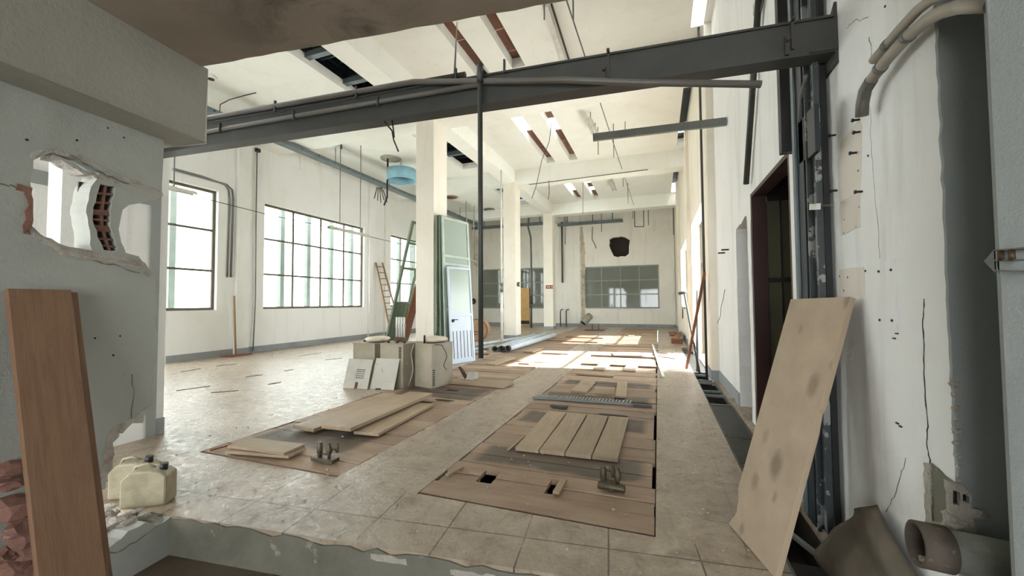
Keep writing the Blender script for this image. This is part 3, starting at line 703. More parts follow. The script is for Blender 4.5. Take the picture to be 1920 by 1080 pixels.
board('short_board', (-3.83, 2.66, .045), (-3.16, 2.70, .045), .24, .024, 'upper short board of the small stack at the front of the left pit', 'small stack of short boards on the left pit')
board('short_board', (-3.80, 2.62, .012), (-3.12, 2.71, .018), .22, .026, 'lower short board of the small stack at the front of the left pit', 'small stack of short boards on the left pit')
board('wood_lath', (-4.0, 2.62, zb), (-3.96, 2.84, zb), .02, .015, 'thin dark lath lying left of the small stack of boards', mat='brown_wood')
board('wood_lath', (-1.60, 2.88, zb), (-1.565, 3.08, zb), .035, .018, 'small wooden stick left of the square hole in the right pit')
board('wood_lath', (-.745, 2.875, zb), (-.735, 3.10, zb), .05, .02, 'short piece of batten beside the small hole in the right pit', side=-1)
mid = [
 (1070, 733, 1090, 714, .24, 'left loose board of the row behind the steel grating', 0),
 (1153, 743, 1158, 716, .16, 'right loose board beside the dark hole behind the steel grating', 0),
 (1112, 692, 1125, 681, .23, 'left pale board of the pair lying further back on the right pit', 0),
 (1168, 694, 1177, 681, .24, 'right pale board of the pair lying further back on the right pit', 0),
 (910, 682, 950, 670, .25, 'flat pale board to the right of the leaning pale blue door', 0),
 (972, 681, 995, 670, .25, 'flat pale board right of the hanging vertical pipe foot', 0),
 (980, 659, 1002, 652, .3, 'thick board lying behind the black-ended pipes', 0)]
for x0, y0, x1, y1, w_, lb, _ in mid:
    p = G(x0, y0, .03); q = G(x1, y1, .03); p.z = q.z = zb; board('loose_board', p, q, w_, .03, lb, 'loose boards lying on the pits', side=-1)
# boards lying across
def cross(x0, y0, x1, y1, w_, t, lb, mat='board', z=zb):
    p = G(x0, y0, .03); q = G(x1, y1, .03); p.z = q.z = z; board('loose_board', p, q, w_, t, lb, 'loose boards lying on the pits', mat)
cross(842, 717, 945, 726, .42, .045, 'wide thick board lying in front of the leaning doors under the tool lump')
cross(1115, 736, 1153, 738, .13, .085, 'short thick block between two boards behind the steel grating')
cross(1080, 700, 1150, 705, .12, .03, 'narrow cross board on the right pit in front of the pale pair')
cross(1016, 661, 1065, 663, .5, .02, 'broad pale sheet lying across the aisle behind the pipes')
cross(1150, 666, 1205, 667, .6, .03, 'broad pale sheet in the sunny part of the right pit')
cross(1060, 632, 1130, 634, .12, .03, 'long thin dark plank lying across near the back wall', 'brown_wood')
cross(1025, 638, 1120, 642, .10, .03, 'thin dark plank lying across behind the broad sheets', 'brown_wood')
cross(1178, 629, 1190, 629, .5, .03, 'small pale board near the back wall on the right pit')
cross(1207, 629, 1218, 629, .4, .05, 'small pale block near the back wall on the right pit')
STL = ('nearest the upright stick', 'second nearest the upright stick', 'mid-row under the left windows', 'shortest, in the open left bay', 'right of the shortest one', 'farthest back under the middle left window', 'just left of the metal cabinets', 'nearest the broken left wall', 'long one far back')  # dark slots of the floor, stood in for by thin slivers laid on it
for k, (x0, y0, x1, y1, w_) in enumerate(((338, 698, 372, 692, .05), (405, 687, 440, 683, .05), (460, 707, 487, 704, .06), (502, 721, 518, 719, .10), (532, 696, 545, 694, .06), (560, 668, 600, 662, .07), (610, 675, 640, 672, .04), (395, 737, 444, 733, .03), (330, 733, 390, 725, .04))):
    p = G(x0, y0); q = G(x1, y1); p.z = q.z = .001; b = MB(); b.slab(p, q-p, V((0, w_, 0)), V((0, 0, .008))); tag(b.build('floor_slot_sliver', 'strip'), 'thin dark sliver put for a dark slot in the left floor, '+STL[k], 'strip', 'slivers put for dark slots in the left floor')

# steel grating lying across the right pit
g = thing('steel_grating', 'long narrow slotted steel grating lying across the right pit', 'grating', (-1.0, 5.6, .015))
b = MB(); p, q = V((-1.72, 5.55, .02)), V((-.36, 5.60, .02)); d = (q-p)
for o_ in (0, .13): b.bar(p+V((0, o_, .012)), q+V((0, o_, .012)), .012, .035)
b.build('side_rail', 'galv', g)
b = MB()
for k in range(30): b.bar(p+d*(k+.5)/30+V((0, .006, .026)), p+d*(k+.5)/30+V((.012, .124, .026)), .020, .012)
b.build('slats', 'grate_zinc', g)
b = MB(); b.bar(p+V((0, .065, -.008)), q+V((0, .065, -.008)), .11, .006); b.build('shade_underlay', 'black', g)  # black sheet added under the slats to stand for shade in the gaps
b = MB(); b.slab((-.34, 5.56, .01), (.24, .01, 0), (0, .07, 0), (0, 0, .03)); tag(b.build('metal_bar', 'dark_steel'), 'short dark metal bar at the right end of the steel grating', 'bar')
b = MB(); b.slab((-1.36, 5.18, .01), (.22, .0, 0), (0, .07, 0), (0, 0, .03)); tag(b.build('metal_bar', 'dark_steel'), 'short dark metal bar in front of the steel grating', 'bar')
# dark slit holes worn in the floor, stood in for by added black slivers
for k, (x, y, l, lb) in enumerate(((-.72, 5.05, .35, 'pointed black sliver put for a slit hole in front of the steel grating'), (-3.05, 5.05, .32, 'pointed black sliver put for a slit hole in front of the metal cabinets'))):
    b = MB(); b.plate([(0, .03), (.06, 0), (l-.08, 0), (l, .03), (l-.08, .055), (.06, .055)], [], lambda a, c: V((x+a, y+c, .008)), (0, 0, .006)); tag(b.build('slit_hole_sliver', 'black'), lb, 'strip')

# valves
def valve(name, x, y, lb, k):
    t = thing(name, lb, 'valve', (x, y, .006)); Z = V((x, y, .008))
    b = MB()
    if k: b.tube([Z+V((-.095, -.02, .028)), Z+V((.10, -.035, .028))], .028, 12); b.cyl(Z+V((0, -.05, .02)), Z+V((0, .05, .02)), .024, 10)
    else: b.slab(Z+V((-.12, -.045, 0)), (.24, 0, 0), (0, .09, 0), (0, 0, .035))
    b.build('base', 'valve', t, bevel=.004)
    b = MB(); c = Z+V((-.06, 0, .03)); b.tube([c, c+V((0, 0, .03)), c+V((0, 0, .04)), c+V((0, 0, .085)), c+V((0, 0, .10)), c+V((0, 0, .13))], [.018, .020, .026, .026, .024, .022], 12)
    b.build('valve_body', 'valve', t)
    b = MB(); c = Z+V((.045, 0, .03)); b.tube([c, c+V((0, 0, .03)), c+V((0, 0, .05)), c+V((0, 0, .085)), c+V((0, 0, .11)), c+V((0, 0, .135))], [.014, .014, .026, .026, .016, .011], 12)
    b.build('valve_body', 'valve', t)
    b = MB(); c = Z+V((.005 if k else .09, .045, .07)); b.tube([c, c+V((0, 0, .03)), c+V((.01, 0, .05)), c+V((.0, 0, .085))], [.012, .018, .010, .012], 10)
    b.build('tap', 'rust', t)
    b = MB(); c = Z+V((-.06, 0, .06)); b.cyl(c, c+V((.10, 0, .0)), .008, 8); b.cyl(Z+V((.045, 0, .10)), c+V((.07 if k else .15, .045, .04)), .007, 8); b.build('link_rod', 'rust', t)
valve('valve_assembly', -2.79, 2.80, 'bronze pipe valve assembly standing on the left pit', 0)
valve('valve_assembly', -.35, 3.09, 'bronze pipe valve assembly standing on the right pit', 1)

# ================================================================== STEEL BEAM and conduits
BR = AX(1560, 107, .99); zb0 = BR.z; BL = G(310, 291, zb0); BD = (BL-BR).normalized(); BN = V((BD.y, -BD.x, 0)); BN = BN if BN.y < 0 else -BN
BE = BR+BD*7.0
bt = thing('steel_beam', 'long dark steel beam spanning the hall overhead from wall to wall', 'beam', BR)
b = MB(); hB = .215
b.bar(BR+V((0, 0, .008)), BE+V((0, 0, .008)), .12, .014); b.bar(BR+V((0, 0, hB)), BE+V((0, 0, hB)), .12, .014); b.bar(BR+V((0, 0, hB/2))+BN*.045, BE+V((0, 0, hB/2))+BN*.045, .012, hB-.02)
b.build('web_and_flanges', 'dark_steel', bt)
b = MB(); b.plate([(2.76, zb0-.07), (3.02, zb0-.07), (3.02, zb0+.10), (2.76, zb0+.29)], [], lambda a, c: V((.985, a, c)), (.015, 0, 0)); b.build('end_plate', 'dark_steel', bt)
b = MB(); c = BR+BD*.14; b.plate([(0, 0), (.14, 0), (.14, .2)], [], lambda a, cc: BR+BN*.06+BD*(.14-a)+V((0, 0, cc+.01)), BN*.01); b.build('gusset', 'dark_steel', bt)
def onbeam(px): # distance along the beam for a picture column
    best = min(range(700), key=lambda i: abs(ppx(BR+BD*(i*.01))-px)); return best*.01
def ppx(p):
    c = RCW.transposed() @ (p-CAM); return 960+FPX*c.x/-c.z
# clamp lugs
for px, lb in ((1143, 'small steel clamp with bolts on top of the overhead beam near its middle'), (1478, 'rusty hook clamp on the overhead beam above the doorway')):
    s_ = onbeam(px); c = BR+BD*s_+BN*.06; t = thing('beam_clamp', lb, 'clamp', c)
    b = MB(); b.bar(c+V((0, 0, .05)), c+V((0, 0, .245)), .014, .014, up=(1, 0, 0)); b.build('clamp_bar', 'dark_steel', t)
    b = MB(); b.bar(c+BD*.03+V((0, 0, .02)), c+BD*.03+V((0, 0, .13)), .02, .02, up=(1, 0, 0)); b.build('clamp_plate', 'dark_steel', t)
    for q_ in (c+V((0, 0, .22)), c+BD*.03+V((0, 0, .1))): b = MB(); b.cyl(q_, q_+BN*.04, .010, 8); b.build('bolt', 'rust', t)
# conduits running on the beam
s0 = onbeam(925)
def bp(s_, dn, dz): return BR+BD*s_+BN*dn+V((0, 0, dz))
far_s = 5.95
pp = [bp(far_s, .09, .235), bp(s0+2.0, .09, .235), bp(s0+.6, .09, .235), bp(s0+.1, .09, .22)]
end = AX(1427, 158, .80); end = ray(1427, 158); end = CAM+end*((BR.y-.12)/end.y)
p1 = ray(1060, 150); p1 = CAM+p1*((bp(s0-.5, .12, 0).y)/p1.y)
p2 = ray(1200, 155); p2 = CAM+p2*((bp(s0-1.0, .12, 0).y)/p2.y)
p0 = ray(980, 152); p0 = CAM+p0*((bp(s0-.2, .10, 0).y)/p0.y)
b = MB(); b.tube(pp[:3]+[p0, p1, p2, end], .021, 12); o = tag(b.build('conduit_pipe', 'conduit_grey'), 'long grey conduit pipe lying along the overhead beam and bending free at its right end', 'pipe')
t = thing('conduit_pipe', 'grey conduit pipe fixed low on the face of the overhead beam', 'pipe', bp(far_s, .09, .13))
b = MB(); b.tube([bp(far_s, .085, .10), bp(s0+2, .085, .12), bp(s0+.08, .085, .135)], .018, 12); b.build('pipe', 'conduit_grey', t)
for s_ in (s0+.9, s0+1.7, s0+2.5, s0+3.3): b = MB(); b.bar(bp(s_, .105, .08), bp(s_, .105, .16), .02, .01, up=(1, 0, 0)); b.build('pipe_clip', 'dark_steel', t)
t = thing('conduit_pipe', 'dark conduit pipe on top of the overhead beam, left half', 'pipe', bp(far_s, .03, .25))
b = MB(); b.tube([bp(far_s, .04, .252), bp(s0+.2, .04, .252)], .022, 12); b.build('pipe', 'conduit_dark', t)
for s_ in (s0+.25, s0+1.1, s0+1.9, s0+2.9, s0+3.7, s0-.12): b = MB(); b.bar(bp(s_, .10, .18), bp(s_, .10, .275), .018, .012, up=(1, 0, 0)); b.build('pipe_clip', 'dark_steel', t)
# vertical pipe hanging from the beam
s1 = onbeam(913); c = bp(s1, .135, .24); dbot = ray(913, 672); bot = CAM+dbot*(c.y/dbot.y)
t = thing('hanging_pipe', 'vertical dark pipe hanging from the overhead beam down in front of the first column', 'pipe', (c.x, c.y, bot.z))
b = MB(); b.tube([V((c.x, c.y, bot.z)), V((c.x, c.y, 2.0)), V((c.x, c.y, c.z))], .0175, 12); b.build('pipe', 'dark_steel', t)
b = MB(); b.tube([V((c.x, c.y, c.z-.12)), V((c.x, c.y, c.z+.01))], .022, 12); b.bar(V((c.x, c.y, c.z-.01)), V((c.x, c.y+.1, c.z-.01)), .03, .012); b.build('coupling', 'dark_steel', t)
# flat channel bar hung near the ceiling, pipe conduit etc.
q = AX(1362, 228, .99); p = G(1112, 258, q.z); b = MB(); b.bar(p, q, .05, .115); tag(b.build('channel_bar', 'galv'), 'grey square channel bar sticking out level from the right wall overhead', 'bar')

# right wall: pipes, channels, ducts
t = thing('leaning_pipe', 'dark grey pipe slanting down the right wall above the doorways', 'pipe', (.95, 5.18, 2.74))
A_ = AX(1424, -25, .95); B_ = AX(1399, 345, .95); C_ = AX(1420, 25, .95); D_ = AX(1419, 8, .95)
b = MB(); b.tube([B_, A_], .030, 12); b.build('pipe', 'dark_steel', t)
b = MB(); b.tube([C_, D_], .037, 12); b.build('coupling', 'white_plastic', t)
b = MB(); b.tube([AX(1411, 90, .97), AX(1440, -40, .97)], .009, 8); tag(b.build('thin_conduit', 'conduit_grey'), 'thin conduit running beside the slanting pipe on the right wall', 'pipe')
for (x, y0, y1, r, mt, lb) in ((1478, -40, 287, .055, 'black_steel', 'thick black vertical duct ending at the corner of the big doorway'),):
    p = AX(x, y1, .94); b = MB(); b.box(p.x-.05, p.x+.05, p.y-.035, p.y+.035, p.z, 6.4); tag(b.build('vertical_duct', mt), lb, 'duct')
b = MB(); p = G(1331, 712); b.tube([V((.80, 8.05, 0)), V((.80, 8.05, 3.4)), V((.80, 8.05, 6.5))], .022, 10); o = b.build('wall_conduit', 'dark_steel'); tag(o, 'slim dark vertical pipe running floor to ceiling before the right wall opening', 'pipe')
# door rail channels at Y about 3.0 to 3.4
t = thing('steel_rail_post', 'blue-black steel channel post running floor to ceiling on the right wall', 'post', (.93, 3.35, 0))
y0 = AX(1529, 560, .94).y; y1 = AX(1512, 560, .94).y
b = MB(); b.box(.90, .98, y0, y1, -.02, 6.4); b.build('post', 'navy_steel', t)
b = MB(); b.box(.885, .898, y1-.05, y1+.0, 0, 6.4); b.build('edge_strip', 'tray', t)
t = thing('steel_rail_post', 'peeling grey steel channel post nearest the bare white wall', 'post', (.93, 3.05, 0))
y0 = AX(1557, 560, .94).y; y1 = AX(1533, 560, .94).y
b = MB(); b.box(.93, .985, max(y0+.03, AX(1562, 560, .985).y+.02), y1, -.02, 6.4); b.box(.90, .93, y0+.03, y0+.045, -.02, 6.4); b.box(.90, .93, y1-.015, y1, -.02, 6.4); b.build('channel', 'peeling_steel', t)
yb = AX(1563, 560, .985).y; b = MB(); b.box(.955, .985, yb, yb+.018, 0, 6.4); b.build('back_angle', 'black_steel', t)
b = MB()
for z in (2.62, 2.68, 2.05, 2.11, 1.62, 1.55): b.cyl(V((.93, (y0+y1)/2+.015, z)), V((.918, (y0+y1)/2+.015, z)), .016, 12)
b.build('bolt_heads', 'galv', t)
def wallbox(px0, py0, px1, py1, X, t_, name, mat, lb, cat):
    a = AX(px0, py0, X); c = AX(px1, py1, X); b = MB(); b.box(X, X+t_, min(a.y, c.y), max(a.y, c.y), min(a.z, c.z), max(a.z, c.z)); return tag(b.build(name, mat, bevel=.003), lb, cat)
wallbox(1496, 232, 1511, 297, .90, .07, 'rail_bracket', 'black_steel', 'small black steel bracket plate on the left side of the rail posts', 'bracket')
wallbox(1512, 212, 1529, 284, .86, .025, 'rail_bracket', 'navy_steel', 'blue-grey steel cover plate on the rail post below the overhead beam', 'bracket')
b = MB(); b.tube([AX(1512, 140, .9), AX(1508, 158, .9), AX(1502, 180, .9), AX(1500, 228, .9)], .012, 8); tag(b.build('curved_conduit', 'conduit_grey'), 'thin curved grey conduit dropping into the black bracket plate', 'pipe')
t = thing('strap_clip', 'small chrome clip strapped over the peeling steel post', 'clip', AX(1530, 387, .88))
p, q = AX(1522, 387, .88), AX(1560, 385, .93); b = MB(); b.bar(p, q, .012, .012); b.build('strap', 'galv', t)
b = MB(); b.bar(AX(1521, 388, .87), AX(1535, 387, .87), .02, .035); b.build('clip_plate', 'white_plastic', t)

# studs, plates and pipes on the near right wall
t = thing('wall_bolt', 'x', 'bolt', (0, 0, 0)); bpy.data.objects.remove(t)
BT = [(1612, 224, 'just under the broken conduit bend'), (1567, 253, 'upper left of the pale patch'), (1607, 286, 'at the upper right edge of the pale patch'), (1570, 357, 'at the lower left edge of the pale patch'), (1617, 359, 'at the lower right edge of the pale patch'), (1614, 247, 'just under the topmost stub')]
for px, py, lb in BT:
    p = AX(px, py, 1.0); b = MB(); b.cyl(p+V((.01, 0, 0)), p-V((.035, 0, 0)), .006, 8); b.cyl(p-V((.026, 0, 0)), p-V((.034, 0, 0)), .010, 8)
    tag(b.build('wall_bolt', 'black_steel'), 'dark bolt stub in the white wall, '+lb, 'bolt', 'bolt stubs on the near right wall')
def patch(pts, mat, lb, t_=.004, seed=1):
    P_ = [(AX(x, y, 1.0).y, AX(x, y, 1.0).z) for x, y in pts]; b = MB(); b.plate(jag(P_, .003, .05, seed=seed), [], lambda a, c: V((1.0, a, c)), (-t_, 0, 0)); return struct(b.build('trim_3', mat))
M['patch'] = wall_mat('beige_wall_patch', (226, 218, 206), (214, 204, 190), (160, 148, 134), .3, .4)
patch([(1572, 310), (1577, 268), (1612, 222), (1617, 240), (1614, 355), (1576, 382)], 'patch', '', .002, 2)
patch([(1577, 382), (1614, 360), (1614, 425), (1578, 442)], 'patch', '', .003, 3)
patch([(1574, 505), (1620, 500), (1622, 555), (1574, 560)], 'patch', '', .002, 4)
t = thing('wall_plate', 'white painted plate screwed to the near right wall beside the leaning board', 'plate', AX(1660, 620, 1.0))
P_ = [(AX(x, y, 1.0).y, AX(x, y, 1.0).z) for x, y in ((1641, 494), (1679, 485), (1684, 626), (1645, 617))]
b = MB(); b.plate(P_, [], lambda a, c: V((1.0, a, c)), (-.006, 0, 0)); pl_ = b.build('plate', 'cool_wall', t)
for x, y in ((1648, 509), (1671, 506), (1650, 600), (1673, 601)): b = MB(); p = AX(x, y, .993); b.cyl(p, p-V((.004, 0, 0)), .006, 8); b.build('screw', 'black', pl_)
for k, (x, y) in enumerate(((1685, 627), (1680, 636), (1686, 796), (1692, 802))):
    p = AX(x, y, .999); b = MB(); b.slab(p, (-.006, 0, 0), (0, .018, 0), (0, 0, .006)); tag(b.build('wall_plug', 'black'), 'tiny black plug slot in the near white wall, %s' % ('just under the screwed plate, upper', 'just under the screwed plate, lower', 'low beside the crack, upper', 'low beside the crack, lower')[k], 'plug')
# long crack in the wall near the corner
cr = MB(); pts = [(1733, 560), (1732, 585), (1729, 600), (1733, 650), (1731, 700), (1736, 760), (1739, 800), (1737, 830), (1743, 862), (1741, 890), (1745, 930), (1744, 975)]
rr = random.Random(4); PP = []
for i in range(len(pts)-1):
    for j in range(4): t_ = j/4; PP.append((pts[i][0]+(pts[i+1][0]-pts[i][0])*t_+rr.uniform(-1, 1), pts[i][1]+(pts[i+1][1]-pts[i][1])*t_))
PW = [AX(x, y, .9985) for x, y in PP]
wds = [rr.uniform(.0012, .0042) for _ in PW]; cr.plate([(p.y-w_, p.z) for p, w_ in zip(PW, wds)]+[(p.y+w_, p.z) for p, w_ in zip(PW, wds)][::-1], [], lambda a, c: V((.9985, a, c)), (.001, 0, 0))
struct(cr.build('trim_4', 'black'))
# broken corner with hollow brick and drain pipe stub
b = MB(); P_ = [(AX(x, y, 1.0).y, AX(x, y, 1.0).z) for x, y in ((1748, 868), (1775, 890), (1790, 905), (1795, 970), (1746, 990))]
b.plate(jag(P_, .006, .03, seed=3), [], lambda a, c: V((.999, a, c)), (-.004, 0, 0)); o = struct(b.build('wall_break', M['step']))
b = MB(); P_ = [(AX(x, y, 1.0).y, AX(x, y, 1.0).z) for x, y in ((1738, 870), (1748, 868), (1756, 985), (1742, 992))]
b.plate(jag(P_, .006, .02, seed=6), [], lambda a, c: V((.999, a, c)), (-.010, 0, 0)); b.build('plaster_rim', 'rubble', o)
b = MB(); 
def fc(px, py, Y=1.915): p = AY(px, py, Y); return (p.x, p.z)
P_ = [fc(1772, 900), fc(1800, 905), fc(1815, 925), fc(1818, 960), fc(1826, 985), fc(1800, 1000), fc(1778, 985)]
hol = [[fc(1782, 916), fc(1795, 920), fc(1795, 944), fc(1782, 942)], [fc(1800, 922), fc(1812, 928), fc(1812, 940), fc(1800, 936)]]
b.plate(jag(P_, .003, .02, seed=8), hol, lambda a, c: V((a, 1.919, c)), (0, -.018, 0)); b.build('hollow_brick', 'rubble', o)
b = MB(); b.plate([fc(1779, 914), fc(1814, 920), fc(1814, 942), fc(1779, 946)], [], lambda a, c: V((a, 1.9185, c)), (0, -.002, 0)); b.build('brick_cavity', 'black', o)
b = MB()
for k in range(14):
    r_ = random.Random(k+5); x, z = fc(r_.uniform(1752, 1830), r_.uniform(960, 1000)); blob(b, (x, 1.91, z), r_.uniform(.012, .026), 100+k, .8)
for k in range(10):
    r_ = random.Random(k+55); p = AX(1792+r_.uniform(-3, 3), 720+k*22, 1.0); blob(b, (1.002, 1.92, p.z), r_.uniform(.006, .014), 130+k, 1)
b.build('broken_edge', 'rubble', o)
# drain pipe coming out of the corner towards the hall
mouth = AY(1716, 1018, 1.83); back = AY(1868, 1050, 1.82); ax = (back-mouth).normalized()
t = thing('drain_pipe_stub', 'large broken grey drain pipe stub sticking out of the lower right wall corner', 'pipe', mouth)
b = MB(); b.ring(mouth, ax, .074, .064, .085, 36); b.build('socket', blot('rust_stained_socket', (88, 78, 68), (66, 58, 50), (128, 124, 112), s1=9, s2=20, lo3=.6, hi3=.66), t)
b = MB(); b.ring(mouth+ax*.08, ax, .066, .058, .30, 36); b.build('pipe', blot('worn_grey_pipe', (122, 124, 114), (98, 100, 92), (150, 148, 136), s1=9, s2=20), t)
b = MB(); b.cyl(mouth+ax*.14, mouth+ax*.145, .058, 24); b.build('inner_plug', 'dark', t); b = MB(); blob(b, mouth+ax*.03+V((0, 0, -.052)), .022, 9, .5); b.build('debris_inside', 'rubble', t)
# conduits bending over the corner
t = thing('broken_conduit_bend', 'thick beige conduit bend with a broken lower end on the near right wall', 'pipe', AX(1615, 218, .93))
def ax_(x, y, X=.94): return AX(x, y, X)
pts = [ax_(1616, 218), ax_(1617, 195), ax_(1622, 170), ax_(1634, 150)]
b = MB(); b.tube(pts, .026, 14); b.build('dark_sleeve', 'conduit_grey', t)
pts = [ax_(1634, 150), ax_(1662, 112), ax_(1700, 70), ax_(1735, 40), ax_(1765, 22), AX(1800, 12, .95), AX(1860, 8, .97)]
b = MB(); b.tube(pts, .023, 14); b.build('pipe', 'conduit_tan', t)
for x, y, x2, y2 in ((1648, 130, 1653, 124), (1700, 70, 1706, 64)): b = MB(); b.tube([ax_(x, y), ax_(x2, y2)], .027, 14); b.build('clip', 'galv', t)
t = thing('upper_conduit', 'second beige conduit above the broken bend at the upper right', 'pipe', ax_(1640, 112))
pts = [ax_(1638, 113), ax_(1662, 85), ax_(1690, 52), ax_(1722, 18), AX(1750, -4, .94), AX(1800, -20, .95), AX(1860, -25, .97)]
b = MB(); b.tube(pts, .019, 14); b.build('pipe', 'conduit_tan', t)
b = MB(); b.tube([ax_(1661, 87), ax_(1667, 80)], .023, 14); b.build('clip', 'galv', t)
# pointed bracket on the near pier
pw = V((.93, 1.53, 0)); pA = ray(1845, 490); pA = CAM+pA*(1.66/pA.y); d1 = ray(1925, 488)
pB = CAM+d1*(1.40/d1.y); 
t = thing('pier_bracket', 'pointed grey steel bracket bolted to the nearest pier at the right edge', 'bracket', pB)
dirx = (pB-pA); b = MB(); b.slab(pA, dirx, V((0, 0, .004)), V((.03, .02, 0))); b.plate([(0, 0), (1, -.035), (1, .035)], [], lambda a, c: pA+dirx*a*.28+V((0, 0, c)), V((.02, .03, 0))); b.build('bracket_blade', 'galv', t)
b = MB(); b.slab(pA+dirx*.28+V((0, 0, -.03)), dirx*.72, V((0, 0, .004)), V((.05, .04, 0))); b.slab(pA+dirx*.28+V((0, 0, .03)), dirx*.72, V((0, 0, .004)), V((.05, .04, 0))); b.build('clamp_jaw', 'galv', t)
for k in (.45, .7): b = MB(); b.cyl(pA+dirx*k, pA+dirx*k+V((0, 0, .03)), .007, 8); b.build('bolt', 'rust', t)

# ================================================================== leaning boards
A_ = V((.415, 2.86, .002)); B_ = V((.83, 3.05, 1.40)); T_ = V((.975, 2.59, 1.41)); L = B_-A_; Wd = T_-B_; nrm = L.cross(Wd).normalized()
if nrm.x > 0: nrm = -nrm
Ln, Wn = L.normalized(), Wd.normalized(); hl, hw = L.length, Wd.length
pr_ = [(.0, .0), (.09, .045), (.17, .03), (.22, -.005), (hl, 0), (hl, hw), (.86, hw), (.84, hw-.012), (.78, hw-.006), (.74, hw), (-.02, hw), ]
b = MB(); b.plate(pr_, [], lambda a, c: A_+Ln*a+Wn*c, nrm*.030)
o = b.build('leaning_board', 'mdf', fix=True, bevel=.003); tag(o, 'large dusty beige board with dark smudges leaning against the right wall', 'board')
o['_note'] = 0; del o['_note']
# pine board at the left
tp = N(-2.80, 1.296, 1.481); ft = N(-2.40, 1.283, -.248); ln = tp-ft; nn = W.cross(ln).normalized(); nn = nn if nn.dot(U) > 0 else -nn
b = MB(); b.slab(ft-nn*.03, ln, W*.235, nn*.03); o = b.build('leaning_plank', 'pine', fix=True, bevel=.003); tag(o, 'front thick pine plank with knots leaning on the broken wall at the left', 'plank', 'pine planks leaning at the left')
b = MB(); b.slab(ft-nn*.065+W*.045, ln*.998, W*.235, nn*.03); o = b.build('leaning_plank', 'pine', fix=True, bevel=.003); tag(o, 'rear pine plank showing as a narrow strip behind the front plank at left', 'plank', 'pine planks leaning at the left')

# jerrycans
def jerry(cx, cy, rot, sx, sy, hz, lb, base=0):
    t = thing('jerrycan', lb, 'jerrycan', (cx, cy, base)); R_ = Matrix.Rotation(rot, 3, 'Z')
    def q(x, y, z): return V((cx, cy, base))+R_@V((x, y, z))
    b = MB(); pr = [(-sx/2, 0), (sx/2, 0), (sx/2, hz-.05), (sx/2-.04, hz-.02), (sx*.12, hz), (-sx*.28, hz), (-sx/2, hz-.06)]
    b.plate(pr, [], lambda a, c: q(a, -sy/2, c), R_@V((0, sy, 0))); b.build('body', 'jerry', t, bevel=.014, fix=True)
    b = MB(); b.tube([q(-sx*.38, 0, hz-.045), q(-sx*.30, 0, hz+.012), q(-.02, 0, hz+.025), q(sx*.12, 0, hz-.005)], .011, 8); b.build('handle', 'jerry', t)
    b = MB(); b.cyl(q(sx*.30, 0, hz-.03), q(sx*.32, 0, hz+.022), .024, 14); b.build('cap', 'black', t)
p_ = N(-3.17, 2.19, 0); jerry(p_.x, p_.y, .62, .27, .15, .25, 'yellowed white jerrycan with black cap standing nearest the step')
p_ = N(-3.42, 2.27, 0); jerry(p_.x, p_.y, .62, .26, .15, .25, 'yellowed white jerrycan with black cap behind the front one by the broken wall')

# ================================================================== METAL CABINETS (old heater units)
def cabinet(p, fx, fy_, h, lb, vent):
    t = thing('metal_cabinet', lb, 'cabinet', p); p = V(p); fx = V(fx); fy_ = V(fy_); up = V((0, 0, h))
    b = MB(); b.slab(p, fx, fy_, up); cs_ = b.build('casing', 'ac', t, bevel=.006)
    n_ = fx.cross(V((0, 0, 1))).normalized(); n_ = n_ if n_.y < 0 else -n_
    s_ = fy_.cross(V((0, 0, 1))).normalized(); s_ = s_ if s_.x > 0 else -s_
    b = MB()
    if vent == 'front':
        for k in range(6): b.slab(p+fx*.82+V((0, 0, h*(.95-.045*k-.03)))+n_*.002, fx*.11, V((0, 0, .022)), n_*.003)
        b.build('vent_slots', 'black', cs_)
    if vent == 'side':
        for k in range(8): b.slab(p+fx+fy_*.04+V((0, 0, .05+.034*k))+s_*.002, fy_*.09, V((0, 0, .022)), s_*.003)
        b.build('vent_slots', 'black', cs_)
    b = MB(); b.slab(p-n_*-.004+V((0, 0, h+.001))-fx*.01, fx*1.02, fy_*1.02, V((0, 0, .012))); b.build('top_rim', 'ac', t)
    return t
cabinet((-4.985, 5.60, .001), (.46, 0, 0), (.03, .52, 0), .70, 'dusty beige metal cabinet at the left of the row of three', '')
cabinet((-4.40, 5.58, .001), (.47, -.02, 0), (.03, .52, 0), .71, 'dusty beige metal cabinet in the middle with vent slots high on its front', 'front')
cabinet((-3.865, 5.80, .001), (.40, -.12, 0), (.10, .52, 0), .71, 'metal cabinet at the right of the three with vent slots on its side', 'side')
t = thing('cover_panel', 'pale stained metal cover with slits leaning on the left cabinet', 'panel', (-4.9, 5.33, 0))
b = MB(); b.slab((-4.93, 5.32, .002), (.48, .02, 0), (.0, .14, .46), (0, -.014, .004)); b.build('sheet', 'ac_panel', t, fix=True)
b = MB()
for k in range(5): b.slab(V((-4.72, 5.322+.14*(.35+.07*k), .002+.46*(.35+.07*k))), (.16, .007, 0), (0, .003, .010), (0, -.017, .004))
b.build('slits', 'dark_steel', t, fix=True)
b = MB(); b.slab((-4.70, 5.315, .004), (.05, .002, 0), (0, .03, .10), (0, -.006, .002)); b.build('rust_notch', 'rust', t, fix=True)
t = thing('cover_panel', 'plain light grey metal cover leaning on the middle cabinet', 'panel', (-4.4, 5.40, 0))
b = MB(); b.slab((-4.43, 5.38, .002), (.44, .03, 0), (.01, .14, .48), (0, -.014, .004)); b.build('sheet', 'ac_panel', t, fix=True)
b = MB(); b.slab((-4.32, 5.372, .003), (.09, .006, 0), (0, .006, .022), (0, -.012, .002)); b.build('dark_notch', 'black', t, fix=True)
